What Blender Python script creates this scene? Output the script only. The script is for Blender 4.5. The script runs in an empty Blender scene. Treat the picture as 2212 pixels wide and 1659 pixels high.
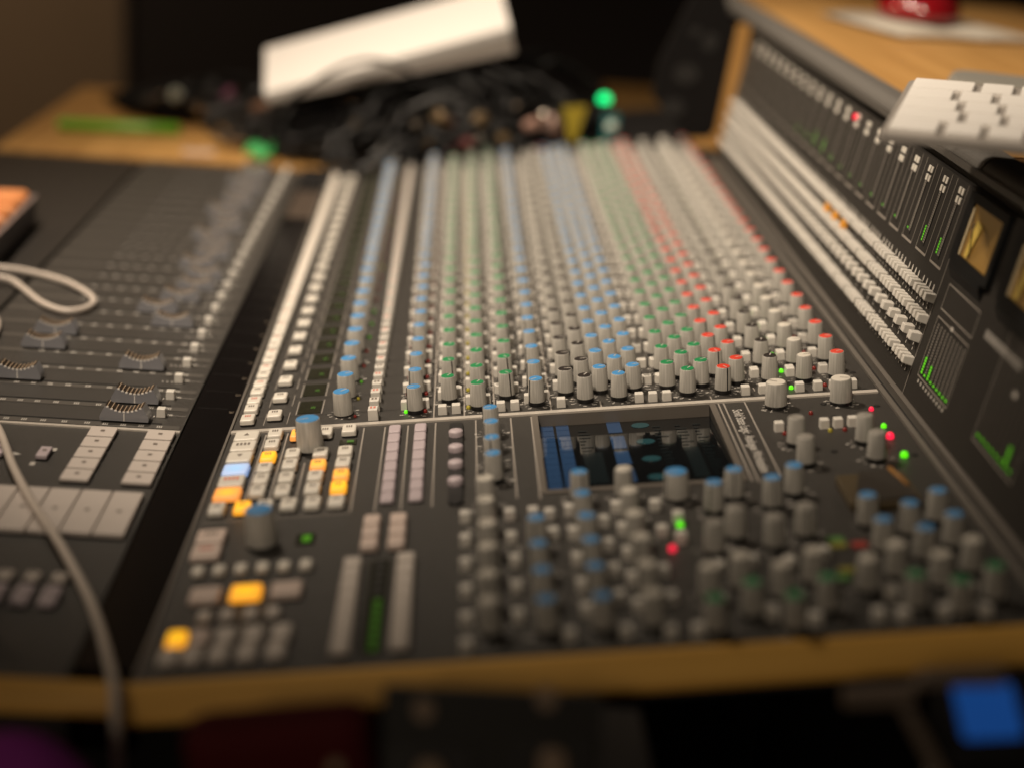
import bpy, bmesh, math, random
from mathutils import Matrix, Vector, Quaternion
random.seed(7)
PI = math.pi
C = bpy.context.scene.collection
S = bpy.context.scene

# ------------------------------------------------------------------ camera
cd = bpy.data.cameras.new('camera'); cam = bpy.data.objects.new('camera', cd); C.objects.link(cam); S.camera = cam
R_ = Matrix(((0.99685235, -0.05981114, -0.05203862), (-0.0294094, 0.33057826, -0.94332025), (0.0736239, 0.94188144, 0.32777871)))
cam.matrix_world = Matrix.Translation((0.1480746, -1.12251319, 0.44316814)) @ R_.to_4x4()
cd.sensor_width = 36; cd.lens = 36 * 3400 / 2212; cd.clip_start = 0.02; cd.clip_end = 60
cd.dof.use_dof = True; cd.dof.focus_distance = 1.205; cd.dof.aperture_fstop = cd.lens / 30.0; cd.dof.aperture_blades = 0

# ------------------------------------------------------------------ world, lamps, exposure
wd = bpy.data.worlds.new('World'); S.world = wd; wd.use_nodes = True
bg = wd.node_tree.nodes['Background']; bg.inputs[0].default_value = (1.0, 0.78, 0.58, 1); bg.inputs[1].default_value = 0.022

def lamp(name, typ, loc, target, energy, color, **kw):
    l = bpy.data.lights.new(name, typ); o = bpy.data.objects.new(name, l); C.objects.link(o)
    l.energy = energy; l.color = color
    for k, v in kw.items(): setattr(l, k, v)
    o.location = loc; o.rotation_euler = (Vector(target) - Vector(loc)).to_track_quat('-Z', 'Y').to_euler()
    return o
lamp('ceiling_spot', 'SPOT', (-0.60, 0.65, 1.65), (0.32, 0.54, 0.0), 160, (1.0, 0.835, 0.65), spot_size=math.radians(62), spot_blend=1.0, shadow_soft_size=0.08)
lamp('ceiling_spot_rear', 'SPOT', (-0.60, -1.60, 2.25), (0.30, 0.84, 0.0), 330, (1.0, 0.835, 0.65), spot_size=math.radians(35), spot_blend=1.0, shadow_soft_size=0.12)
lamp('front_fill', 'AREA', (-0.6, -2.6, 1.1), (0.10, -0.2, 0.0), 5.5, (1.0, 0.80, 0.58), shape='DISK', size=0.5)  # added fill behind the camera to lift faces turned towards it
lamp('wall_fill', 'AREA', (-2.0, 1.9, 1.4), (-1.0, 3.25, 0.0), 22, (1.0, 0.72, 0.45), shape='DISK', size=0.4)  # added fill out of view, brightens the beige wall
S.view_settings.view_transform = 'Standard'; S.view_settings.look = 'None'; S.view_settings.exposure = 0.0; S.view_settings.gamma = 1.0
S.cycles.max_bounces = 6; S.cycles.use_denoising = True

# ------------------------------------------------------------------ materials
def N(nt, t, **kw):
    n = nt.nodes.new(t)
    for k, v in kw.items(): setattr(n, k, v)
    return n
def mat(name, col, rough=0.5, metal=0.0, var=0.06, scale=60.0, bump=0.0, bscale=900.0, emit=None, estr=0.0, spec=0.5, coat=0.0):
    m = bpy.data.materials.new(name); m.use_nodes = True; nt = m.node_tree; b = nt.nodes['Principled BSDF']
    tc = N(nt, 'ShaderNodeTexCoord'); no = N(nt, 'ShaderNodeTexNoise'); no.inputs['Scale'].default_value = scale; no.inputs['Detail'].default_value = 4
    nt.links.new(tc.outputs['Object'], no.inputs['Vector'])
    mx = N(nt, 'ShaderNodeMix', data_type='RGBA'); mx.inputs[6].default_value = tuple(c * (1 - var) for c in col) + (1,); mx.inputs[7].default_value = tuple(min(1, c * (1 + var)) for c in col) + (1,)
    nt.links.new(no.outputs['Fac'], mx.inputs[0]); nt.links.new(mx.outputs[2], b.inputs['Base Color'])
    b.inputs['Roughness'].default_value = rough; b.inputs['Metallic'].default_value = metal; b.inputs['Specular IOR Level'].default_value = spec
    b.inputs['Coat Weight'].default_value = coat
    if bump:
        n2 = N(nt, 'ShaderNodeTexNoise'); n2.inputs['Scale'].default_value = bscale; nt.links.new(tc.outputs['Object'], n2.inputs['Vector'])
        bp = N(nt, 'ShaderNodeBump'); bp.inputs['Strength'].default_value = bump; bp.inputs['Distance'].default_value = 0.001
        nt.links.new(n2.outputs['Fac'], bp.inputs['Height']); nt.links.new(bp.outputs['Normal'], b.inputs['Normal'])
    if emit: b.inputs['Emission Color'].default_value = tuple(emit) + (1,); b.inputs['Emission Strength'].default_value = estr
    return m
def wood_mat(name, c1, c2, axis='Y', rough=0.45):
    m = bpy.data.materials.new(name); m.use_nodes = True; nt = m.node_tree; b = nt.nodes['Principled BSDF']
    tc = N(nt, 'ShaderNodeTexCoord'); mp = N(nt, 'ShaderNodeMapping')
    sc = {'X': (1.2, 26, 26), 'Y': (26, 1.2, 26), 'Z': (26, 26, 1.2)}[axis]; mp.inputs['Scale'].default_value = sc
    nt.links.new(tc.outputs['Object'], mp.inputs['Vector'])
    no = N(nt, 'ShaderNodeTexNoise'); no.inputs['Scale'].default_value = 2.2; no.inputs['Detail'].default_value = 7; no.inputs['Distortion'].default_value = 0.6
    nt.links.new(mp.outputs[0], no.inputs['Vector'])
    cr = N(nt, 'ShaderNodeValToRGB'); cr.color_ramp.elements[0].position = 0.3; cr.color_ramp.elements[0].color = c1 + (1,); cr.color_ramp.elements[1].position = 0.72; cr.color_ramp.elements[1].color = c2 + (1,)
    nt.links.new(no.outputs['Fac'], cr.inputs[0]); nt.links.new(cr.outputs[0], b.inputs['Base Color'])
    bp = N(nt, 'ShaderNodeBump'); bp.inputs['Strength'].default_value = 0.15; bp.inputs['Distance'].default_value = 0.002
    nt.links.new(no.outputs['Fac'], bp.inputs['Height']); nt.links.new(bp.outputs['Normal'], b.inputs['Normal']); b.inputs['Roughness'].default_value = rough
    return m
def knob_mat():
    m = bpy.data.materials.new('knob_grey'); m.use_nodes = True; nt = m.node_tree; b = nt.nodes['Principled BSDF']
    tc = N(nt, 'ShaderNodeTexCoord'); mp = N(nt, 'ShaderNodeMapping'); mp.inputs['Scale'].default_value = (1, 1, 0.02)
    no = N(nt, 'ShaderNodeTexNoise'); no.inputs['Scale'].default_value = 900; no.inputs['Detail'].default_value = 3
    nt.links.new(tc.outputs['Object'], mp.inputs['Vector']); nt.links.new(mp.outputs[0], no.inputs['Vector'])
    cr = N(nt, 'ShaderNodeValToRGB'); cr.color_ramp.elements[0].position = 0.35; cr.color_ramp.elements[0].color = (0.36, 0.345, 0.315, 1); cr.color_ramp.elements[1].position = 0.68; cr.color_ramp.elements[1].color = (0.50, 0.48, 0.44, 1)
    nt.links.new(no.outputs['Fac'], cr.inputs[0]); nt.links.new(cr.outputs[0], b.inputs['Base Color']); b.inputs['Roughness'].default_value = 0.42
    return m
MP = mat('panel_charcoal', (0.035, 0.0315, 0.028), 0.46, var=0.10, scale=40, bump=0.35, bscale=1600)
MPD = mat('panel_black', (0.022, 0.019, 0.017), 0.5, bump=0.25, bscale=1400)
MGLB = mat('gloss_black', (0.006, 0.005, 0.005), 0.22, var=0.3, scale=25)
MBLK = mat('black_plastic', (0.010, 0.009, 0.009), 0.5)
MLINE = mat('printed_grey', (0.30, 0.27, 0.24), 0.55)
MWPRT = mat('printed_white', (0.55, 0.52, 0.48), 0.5)
MSIL = mat('silver_trim', (0.66, 0.61, 0.55), 0.34, metal=0.35, var=0.1, scale=300)
MRAIL = mat('grey_rail', (0.20, 0.18, 0.16), 0.42, metal=0.4)
MK = knob_mat()
MKD = mat('knob_skirt', (0.008, 0.007, 0.007), 0.45)
MBLUE = mat('cap_blue', (0.075, 0.285, 0.60), 0.33); MGRN = mat('cap_green', (0.022, 0.25, 0.09), 0.33)
MRED = mat('cap_red', (0.70, 0.06, 0.035), 0.33); MCBK = mat('cap_black', (0.028, 0.022, 0.02), 0.4); MCWH = mat('cap_white', (0.66, 0.62, 0.55), 0.45)
MCGR = mat('cap_grey', (0.33, 0.31, 0.28), 0.42)
MWHT = mat('key_white', (0.72, 0.68, 0.61), 0.42, var=0.04)
MWGR = mat('button_white', (0.66, 0.63, 0.58), 0.42, var=0.05)
MLIL = mat('key_lilac', (0.47, 0.40, 0.43), 0.5)
MPINK = mat('key_pink', (0.64, 0.52, 0.46), 0.45)
MSAND = mat('pad_white', (0.60, 0.54, 0.49), 0.5)
MLEG = mat('legend_dark', (0.16, 0.13, 0.11), 0.6); MLEGR = mat('legend_red', (0.62, 0.20, 0.15), 0.6)
def lit_mat(name, base, c0, c1, st, rad):
    m = mat(name, base, 0.45, emit=c1, estr=st); nt = m.node_tree; b = nt.nodes['Principled BSDF']
    tc = N(nt, 'ShaderNodeTexCoord'); ln = N(nt, 'ShaderNodeVectorMath', operation='LENGTH'); mp = N(nt, 'ShaderNodeMapping'); mp.inputs['Scale'].default_value = (1, 1, 0)
    nt.links.new(tc.outputs['Object'], mp.inputs['Vector']); nt.links.new(mp.outputs[0], ln.inputs[0])
    rm = N(nt, 'ShaderNodeMapRange'); rm.inputs['From Min'].default_value = rad * 0.25; rm.inputs['From Max'].default_value = rad; nt.links.new(ln.outputs['Value'], rm.inputs['Value'])
    mx = N(nt, 'ShaderNodeMix', data_type='RGBA'); mx.inputs[6].default_value = c0 + (1,); mx.inputs[7].default_value = c1 + (1,)
    nt.links.new(rm.outputs[0], mx.inputs[0]); nt.links.new(mx.outputs[2], b.inputs['Emission Color']); return m
MORG = lit_mat('key_lit_orange', (0.7, 0.34, 0.10), (1.0, 0.52, 0.01), (0.85, 0.28, 0.05), 0.80, 0.009)
MAMB = lit_mat('key_lit_amber', (0.8, 0.4, 0.05), (1.0, 0.52, 0.0), (0.95, 0.36, 0.02), 0.95, 0.009)
MLBL = lit_mat('key_lit_blue', (0.5, 0.6, 0.8), (0.10, 0.55, 1.0), (0.24, 0.42, 0.80), 0.55, 0.009)
LG = mat('led_green_lit', (0.1, 0.6, 0.02), 0.3, emit=(0.12, 1.0, 0.0), estr=0.9)
LGD = mat('led_green_dim', (0.08, 0.3, 0.02), 0.35, emit=(0.15, 0.8, 0.0), estr=0.10)
LGM = mat('meter_green_lit', (0.1, 0.5, 0.02), 0.35, emit=(0.16, 0.9, 0.0), estr=0.42)
LR = mat('led_red_lit', (0.8, 0.02, 0.05), 0.3, emit=(1.0, 0.015, 0.06), estr=1.1)
LRD = mat('led_red_dull', (0.22, 0.015, 0.01), 0.3); LYD = mat('led_yellow_dull', (0.42, 0.36, 0.04), 0.3)
LEM = mat('led_emerald_lit', (0.0, 0.4, 0.1), 0.3, emit=(0.0, 0.75, 0.2), estr=2.2)
MDISP = mat('display_glass', (0.024, 0.024, 0.015), 0.25, var=0.3, scale=200)
MDGR = mat('display_green', (0.05, 0.12, 0.02), 0.4, emit=(0.12, 0.5, 0.02), estr=0.10)
MSCR = mat('screen_glass', (0.006, 0.007, 0.008), 0.07, spec=1.0, var=0.3, scale=30)
MSB = mat('screen_blue', (0.02, 0.05, 0.12), 0.08, spec=1.0, emit=(0.10, 0.19, 0.34), estr=0.06)
MST = mat('screen_teal', (0.02, 0.06, 0.07), 0.08, spec=1.0, emit=(0.06, 0.20, 0.25), estr=0.035)
MSD = mat('screen_dim', (0.01, 0.014, 0.016), 0.12, emit=(0.02, 0.06, 0.06), estr=0.015)
MBZ = mat('screen_bezel', (0.17, 0.15, 0.13), 0.4, metal=0.3)
WOOD = wood_mat('oak', (0.42, 0.22, 0.065), (0.60, 0.34, 0.115), 'Y')
WOODX = wood_mat('oak_rail', (0.58, 0.31, 0.055), (0.78, 0.45, 0.10), 'X')
WOODZ = wood_mat('oak_edge', (0.36, 0.18, 0.045), (0.50, 0.27, 0.08), 'Z')
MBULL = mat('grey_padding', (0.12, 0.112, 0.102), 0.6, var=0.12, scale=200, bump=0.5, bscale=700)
MFAD = mat('fader_smoke', (0.225, 0.225, 0.245), 0.30, coat=0.3); MRIB = mat('fader_rib', (0.55, 0.42, 0.30), 0.3)
MRIBW = mat('fader_rib_tip', (0.75, 0.72, 0.68), 0.25)
MTRK = mat('slot_black', (0.008, 0.007, 0.006), 0.6)
MCAB = mat('white_cable', (0.58, 0.51, 0.45), 0.45); MBC = mat('black_rubber', (0.004, 0.0035, 0.0035), 0.33, spec=0.4)
MVU = mat('vu_face', (0.30, 0.17, 0.04), 0.4, emit=(0.9, 0.48, 0.09), estr=0.03)
MVUY = mat('vu_paper', (0.7, 0.5, 0.10), 0.5, emit=(0.9, 0.6, 0.12), estr=0.06)
MPAP = mat('paper_white', (0.84, 0.81, 0.77), 0.7, var=0.03)

# ------------------------------------------------------------------ mesh helper
class MB:
    def __init__(s): s.v = []; s.f = []; s.m = []; s.sm = []
    def add(s, vs, fs, mi=0, M=None, smooth=False):
        o = len(s.v)
        s.v += [tuple(M @ Vector(p)) for p in vs] if M is not None else [tuple(p) for p in vs]
        for f in fs: s.f.append(tuple(i + o for i in f)); s.m.append(mi); s.sm.append(smooth)
    def box(s, x0, x1, y0, y1, z0, z1, mi=0, M=None):
        s.add([(x0, y0, z0), (x1, y0, z0), (x1, y1, z0), (x0, y1, z0), (x0, y0, z1), (x1, y0, z1), (x1, y1, z1), (x0, y1, z1)],
              [(0, 3, 2, 1), (4, 5, 6, 7), (0, 1, 5, 4), (1, 2, 6, 5), (2, 3, 7, 6), (3, 0, 4, 7)], mi, M)
    def rect(s, x0, x1, y0, y1, z, mi=0, M=None):
        s.add([(x0, y0, z), (x1, y0, z), (x1, y1, z), (x0, y1, z)], [(0, 1, 2, 3)], mi, M)
    def quad(s, a, b, c, d, mi=0, M=None): s.add([a, b, c, d], [(0, 1, 2, 3)], mi, M)
    def lathe(s, prof, seg=20, mi=0, M=None, smooth=True, cap0=False, cap1=True):
        vs = []; fs = []
        for r, z in prof:
            for k in range(seg): a = 2 * PI * k / seg; vs.append((r * math.cos(a), r * math.sin(a), z))
        for i in range(len(prof) - 1):
            for k in range(seg):
                k2 = (k + 1) % seg; fs.append((i * seg + k, i * seg + k2, (i + 1) * seg + k2, (i + 1) * seg + k))
        s.add(vs, fs, mi, M, smooth)
        if cap1: s.add([vs[(len(prof) - 1) * seg + k] for k in range(seg)], [tuple(range(seg))], mi, M)
        if cap0: s.add([vs[k] for k in range(seg)], [tuple(reversed(range(seg)))], mi, M)
    def rbox(s, w, d, z0, z1, r, ch, mi=0, M=None, seg=3, taper=0.0):
        def ring(w, d, r, z):
            out = []
            for cx, cy, a0 in ((w / 2 - r, d / 2 - r, 0), (-w / 2 + r, d / 2 - r, 90), (-w / 2 + r, -d / 2 + r, 180), (w / 2 - r, -d / 2 + r, 270)):
                for k in range(seg + 1):
                    a = math.radians(a0 + 90 * k / seg); out.append((cx + r * math.cos(a), cy + r * math.sin(a), z))
            return out
        rings = [ring(w, d, r, z0), ring(w - taper, d - taper, r, z1 - ch), ring(w - taper - ch * 0.6, d - taper - ch * 0.6, r * 0.9, z1 - ch * 0.3), ring(w - taper - ch * 2, d - taper - ch * 2, max(r * 0.7, 1e-5), z1)]
        n = len(rings[0]); vs = sum(rings, []); fs = []
        for i in range(3):
            for k in range(n): fs.append((i * n + k, i * n + (k + 1) % n, (i + 1) * n + (k + 1) % n, (i + 1) * n + k))
        fs.append(tuple(range(3 * n, 4 * n))); s.add(vs, fs, mi, M, False)
    def tube(s, pts, rad, seg=10, mi=0, M=None, closed=False):
        pts = [Vector(p) for p in pts]; n = len(pts); vs = []; fs = []
        up = Vector((0, 0, 1)); prev = None
        for i, p in enumerate(pts):
            a = pts[(i - 1) % n] if (closed or i > 0) else p; b = pts[(i + 1) % n] if (closed or i < n - 1) else p
            t = (b - a).normalized()
            nn = (up if prev is None else prev); nn = (nn - t * nn.dot(t))
            if nn.length < 1e-4: nn = Vector((1, 0, 0)) - t * t.x
            nn.normalize(); prev = nn; bb = t.cross(nn); r = rad[i] if isinstance(rad, (list, tuple)) else rad
            for k in range(seg): g = 2 * PI * k / seg; vs.append(p + nn * (r * math.cos(g)) + bb * (r * math.sin(g)))
        for i in range(n if closed else n - 1):
            j = (i + 1) % n
            for k in range(seg): fs.append((i * seg + k, i * seg + (k + 1) % seg, j * seg + (k + 1) % seg, j * seg + k))
        if not closed: fs += [tuple(reversed(range(seg))), tuple(range((n - 1) * seg, n * seg))]
        s.add(vs, fs, mi, M, True)
    def prism(s, poly, y0, y1, mi=0, M=None):   # polygon in x-z, extruded along y
        n = len(poly); vs = [(x, y0, z) for x, z in poly] + [(x, y1, z) for x, z in poly]
        fs = [(i, (i + 1) % n, n + (i + 1) % n, n + i) for i in range(n)] + [tuple(reversed(range(n))), tuple(range(n, 2 * n))]
        s.add(vs, fs, mi, M)
    def mesh(s, name, mats):
        me = bpy.data.meshes.new(name); me.from_pydata(s.v, [], s.f); me.update()
        for m in mats: me.materials.append(m)
        me.polygons.foreach_set('material_index', s.m); me.polygons.foreach_set('use_smooth', s.sm)
        bm = bmesh.new(); bm.from_mesh(me); bmesh.ops.recalc_face_normals(bm, faces=bm.faces[:]); bm.to_mesh(me); bm.free()
        return me
def spline(ctrl, per=8, closed=False):
    P = [Vector(p) for p in ctrl]; n = len(P); out = []
    for i in range(n if closed else n - 1):
        p0 = P[(i - 1) % n] if (closed or i > 0) else P[i]; p1 = P[i]; p2 = P[(i + 1) % n]; p3 = P[(i + 2) % n] if (closed or i + 2 < n) else P[(i + 1) % n]
        for k in range(per):
            t = k / per; out.append(0.5 * ((2 * p1) + (p2 - p0) * t + (2 * p0 - 5 * p1 + 4 * p2 - p3) * t * t + (3 * p1 - p0 - 3 * p2 + p3) * t ** 3))
    if not closed: out.append(P[-1])
    return out

WM = {}      # world matrix of every object built, so that parts can be placed in world space
def put(name, data, parent=None, M=None, kind=None):
    o = bpy.data.objects.new(name, data); C.objects.link(o); M = M or Matrix.Identity(4); WM[o.name] = M
    if parent is not None: o.parent = parent; o.matrix_local = WM[parent.name].inverted() @ M
    else: o.matrix_world = M
    if kind: o['kind'] = kind
    return o
def obj(name, mb, mats, parent=None, M=None, kind=None):
    return put(name, mb.mesh(name, mats if isinstance(mats, (list, tuple)) else [mats]), parent, M, kind)
def tag(o, label, cat, group=None):
    o['label'] = label; o['category'] = cat
    if group: o['group'] = group
    return o
def T(x, y, z=0.0): return Matrix.Translation((x, y, z))
def RZ(a): return Matrix.Rotation(a, 4, 'Z')

# frames: M1 = fader panel (level), M2 = channel panel (tilted up to the right), M3 = meter bridge (nearly upright)
M1 = Matrix.Identity(4)
def frame(x, y, z, o): return Matrix(((x[0], y[0], z[0], o[0]), (x[1], y[1], z[1], o[1]), (x[2], y[2], z[2], o[2]), (0, 0, 0, 1)))
X2 = Vector((0.991413, 0, 0.130764)); N2 = Vector((-0.130764, 0, 0.991413)); YY = Vector((0, 1, 0))
M2 = frame(X2, YY, N2, (0, 0, 0))
D3 = Vector((0.173412, 0, 0.984849)); N3 = Vector((-0.984849, 0, 0.173412)); O3 = X2 * 0.507
M3 = frame(D3, YY, N3, O3)      # local x runs up the bridge, y along it, z out of its face
FAR = 0.975; NEAR = -0.372

# ------------------------------------------------------------------ room
b = MB(); b.rect(-6, 6, -4, 6, 0); obj('floor', b, mat('carpet_dark', (0.03, 0.022, 0.02), 0.95, bump=0.6, bscale=300), None, T(0, 0, -0.86), 'structure')
b = MB(); b.box(-6, 6, 3.25, 3.35, -0.86, 2.6); obj('wall', b, mat('wall_beige', (0.17, 0.125, 0.085), 0.85, var=0.12, scale=3, bump=0.2, bscale=60), None, None, 'structure')
p = put('acoustic_panel', None, None, T(0.9, 3.12, -0.86)); tag(p, 'tall dark acoustic panel standing in front of the beige wall', 'acoustic panel')
b = MB(); b.box(-0.685, 3.2, 3.06, 3.14, -0.80, 2.3); obj('fabric', b, mat('fabric_dark', (0.012, 0.009, 0.010), 0.95, bump=0.5, bscale=500), p)
b = MB(); b.box(-0.70, -0.685, 3.05, 3.15, -0.86, 2.32); b.box(-0.685, 3.2, 3.05, 3.15, -0.86, -0.80); obj('frame', b, mat('panel_frame', (0.03, 0.022, 0.02), 0.6), p)

# ------------------------------------------------------------------ console carcass
con = put('mixing_console', None, None, T(0.1, 0.3, -0.86)); tag(con, 'large charcoal mixing console with rows of grey knobs, faders and upright meter bridge', 'mixing console')
def part(name, mb, mats, M=None, kind=None, parent=None): return obj(name, mb, mats, parent or con, M, kind)
b = MB(); b.box(-0.246, -0.0375, NEAR, FAR - 0.006, -0.05, 0); part('fader_panel', b, mat('fader_panel_charcoal', (0.036, 0.032, 0.028), 0.46, var=0.10, scale=40, bump=0.35, bscale=1600))
b = MB(); b.box(-0.62, -0.2515, NEAR, FAR - 0.006, -0.05, -0.001); part('blank_panel', b, mat('blank_black', (0.017, 0.013, 0.010), 0.55, bump=0.25, bscale=900))
b = MB(); b.box(-0.2515, -0.246, NEAR, FAR - 0.006, -0.052, -0.006); b.box(-0.0375, -0.036, NEAR, FAR - 0.006, -0.052, -0.002); part('panel_seam', b, MTRK)
b = MB(); b.box(-0.036, -0.0025, -0.36, 0.70, -0.05, 0.0004); part('label_strip', b, MGLB)
b = MB(); b.box(-0.036, -0.0025, 0.70, 0.86, -0.05, -0.003, 0); b.box(-0.036, -0.0025, 0.86, FAR - 0.006, -0.05, 0.004, 1); part('strip_filler', b, [mat('brown_filler', (0.06, 0.042, 0.03), 0.6), MBLK])
b = MB(); b.box(0.0, 0.2325, NEAR, FAR, -0.03, 0); b.box(0.3640, 0.4965, NEAR, FAR, -0.03, 0); b.box(0.2325, 0.3640, NEAR, -0.149, -0.03, 0); b.box(0.2325, 0.3640, -0.0045, FAR, -0.03, 0); part('channel_panel', b, MP, M2)
b = MB(); b.box(-0.0022, -0.0004, NEAR, FAR, -0.03, 0.0012); part('edge_trim', b, MRAIL, M2)
b = MB(); b.box(0.4945, 0.4985, NEAR, FAR, -0.02, 0.0022, 0); b.box(0.4985, 0.5045, NEAR, FAR, -0.03, -0.004, 1); b.box(0.5045, 0.510, NEAR, FAR, -0.02, 0.003, 0); part('gutter', b, [MRAIL, MTRK], M2)
b = MB(); b.box(0.004, 0.1650, -0.6, FAR, -0.07, 0); part('bridge_panel', b, mat('bridge_charcoal', (0.024, 0.021, 0.018), 0.72, spec=0.25, var=0.1, scale=40, bump=0.3, bscale=1500), M3)
b = MB(); b.box(0.1650, 0.1722, -0.6, FAR, -0.03, -0.009); part('bridge_shadow_gap', b, MTRK, M3)
b = MB(); b.box(0.1722, 0.1772, -0.6, FAR, -0.03, 0.0015); part('top_lip', b, mat('lip_grey', (0.075, 0.068, 0.06), 0.5, bump=0.3, bscale=900), M3)
def bull(y0, y1):
    b = MB(); pr = []
    for k in range(13): a = math.radians(-60 + 150 * k / 12); pr.append((0.547 - 0.0112 * math.cos(a), 0.2390 + 0.0112 * math.sin(a)))
    pr += [(0.56, 0.2502), (0.56, 0.222)]; b.prism(pr, y0, y1); return b
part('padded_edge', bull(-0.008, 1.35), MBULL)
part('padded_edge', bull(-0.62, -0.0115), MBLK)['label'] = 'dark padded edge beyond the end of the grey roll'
b = MB(); b.box(0.5602, 1.02, 0.003, 1.35, 0.225, 0.2496); part('wood_shelf', b, WOOD)
b = MB(); b.box(0.5602, 1.02, -0.6, 0.001, 0.225, 0.2490); part('wood_shelf', b, wood_mat('dark_wood', (0.10, 0.05, 0.016), (0.16, 0.085, 0.03)))  # near stretch of the shelf, darker brown than the rest
# wooden rails round the console
def rail(x0, x1, hgt, M):
    b = MB(); pf = [(NEAR - 0.0005, 0.0005), (NEAR - 0.0035, 0.0005), (NEAR - 0.0065, -0.0015), (NEAR - 0.0190, -hgt + 0.003), (NEAR - 0.0190, -hgt), (NEAR - 0.0005, -hgt)]
    b.add([(x0, y, z) for y, z in pf] + [(x1, y, z) for y, z in pf], [tuple(range(6)), tuple(reversed(range(6, 12)))] + [(i, (i + 1) % 6, (i + 1) % 6 + 6, i + 6) for i in range(6)]); part('wood_rail', b, WOODX, M)
rail(-0.005, 0.62, 0.0155, M2)
rail(-0.64, -0.0055, 0.0105, M1)
b = MB(); b.box(-0.447, 0.06, FAR - 0.004, 1.50, -0.022, 0.003); part('rear_ledge', b, WOOD)
b = MB(); b.box(0.061, 0.55, FAR + 0.002, 1.30, -0.03, 0.0015); part('rear_cover', b, MBLK, M2)
b = MB(); b.box(0.430, 0.535, 1.59, 1.76, 0.004, 0.030); part('rear_block', b, wood_mat('oak_dark', (0.14, 0.07, 0.018), (0.2, 0.11, 0.03), 'X'))
# far end cheek of the bridge: dark plate facing us, oak along its front and lower edge
b = MB(); b.prism([(0.456, 0.2885), (0.442, 0.2487), (0.416, 0.182), (0.413, 0.140), (0.462, 0.0900), (0.4895, 0.0915), (0.4978, 0.1011), (0.5101, 0.2345), (0.4985, 0.252), (0.485, 0.2885)], 0.906, 0.922)
ck = part('end_cheek', b, mat('cheek_black', (0.004, 0.003, 0.0028), 0.8, spec=0.2))
b = MB(); b.prism([(0.4978, 0.1009), (0.5169, 0.0932), (0.5283, 0.2357), (0.5200, 0.2400), (0.5103, 0.2343)], 0.905, 0.9225); b.prism([(0.4740, 0.0790), (0.5042, 0.0770), (0.5168, 0.0930), (0.4977, 0.1009), (0.4897, 0.0914), (0.4640, 0.0899)], 0.905, 0.9225)
part('oak_edge', b, WOODZ, None, None, ck)
VDM = MB(); VDM.lathe([(1, 0), (1, 0.0008)], 20); VDM = VDM.mesh('vent_disc', [MTRK])
for cx, cz, rx, rz in ((0.478, 0.214, 0.010, 0.012), (0.458, 0.226, 0.007, 0.006), (0.452, 0.172, 0.016, 0.013), (0.440, 0.128, 0.015, 0.012)):
    put('vent_disc', VDM, ck, T(cx, 0.9058, cz) @ Matrix.Rotation(PI / 2, 4, 'X') @ Matrix.Diagonal((rx, rz, 1, 1)))
for x0, x1, zt in ((-0.58, -0.50, -0.051), (0.46, 0.54, -0.021)):
    b = MB(); b.box(x0, x1, -0.3, 0.9, -0.86, zt); part('pedestal', b, MBLK)
b = MB(); b.box(-0.499, 0.459, 0.1, 0.8, -0.70, -0.09); part('cable_trunk', b, MBLK)
# separator bar between channels and centre section
b = MB(); b.box(0.0, 0.493, -0.0030, 0.0026, 0.0, 0.0014); part('separator_bar', b, MSIL, M2)
b = MB(); b.box(-0.2455, -0.038, -0.0068, -0.0030, 0.0, 0.0012); part('separator_bar', b, MSIL, M1)

# ------------------------------------------------------------------ printed lines and marks (flat print on the panels)
b = MB(); Zp = 0.0004
for u in (0.1539, 0.1774, 0.2005, 0.2440): b.rect(u - 0.0006, u + 0.0006, 0.0035, 0.96, Zp)
for k in range(24):
    v = 0.04 * k
    b.rect(0.2817, 0.2829, 0.0045 + v, 0.018 + v, Zp); b.rect(0.3665, 0.3675, 0.0045 + v, 0.013 + v, Zp); b.rect(0.402, 0.4028, 0.018 + v, 0.026 + v, Zp)
    b.rect(0.0455, 0.0463, 0.031 + v, 0.062 + v, Zp); b.rect(0.0655, 0.0663, 0.031 + v, 0.062 + v, Zp)
    b.rect(0.0225, 0.0231, 0.012 + v, 0.038 + v, Zp); b.rect(0.0405, 0.0411, 0.012 + v, 0.038 + v, Zp)
for u, v0, v1 in ((0.0275, -0.16, -0.008), (0.044, -0.142, -0.008), (0.0625, -0.142, -0.07), (0.1015, -0.162, -0.007), (0.1175, -0.165, -0.008), (0.1349, -0.165, -0.008), (0.1557, -0.163, -0.006), (0.186, -0.13, -0.006), (0.2125, -0.158, -0.006), (0.228, -0.162, -0.006), (0.3705, -0.155, -0.004), (0.3745, -0.158, -0.004), (0.3905, -0.15, -0.004)):
    b.rect(u - 0.0006, u + 0.0006, v0, v1, Zp)
b.rect(0.0035, 0.102, -0.1655, -0.1645, Zp)
part('printed_line', b, MLINE, M2, 'stuff')
b = MB()
for k in range(1, 24): b.rect(0.004, 0.13, 0.0285 + 0.04 * (k - 1), 0.0290 + 0.04 * (k - 1), 0.0003)
part('strip_joint', b, MTRK, M2, 'stuff')

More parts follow.
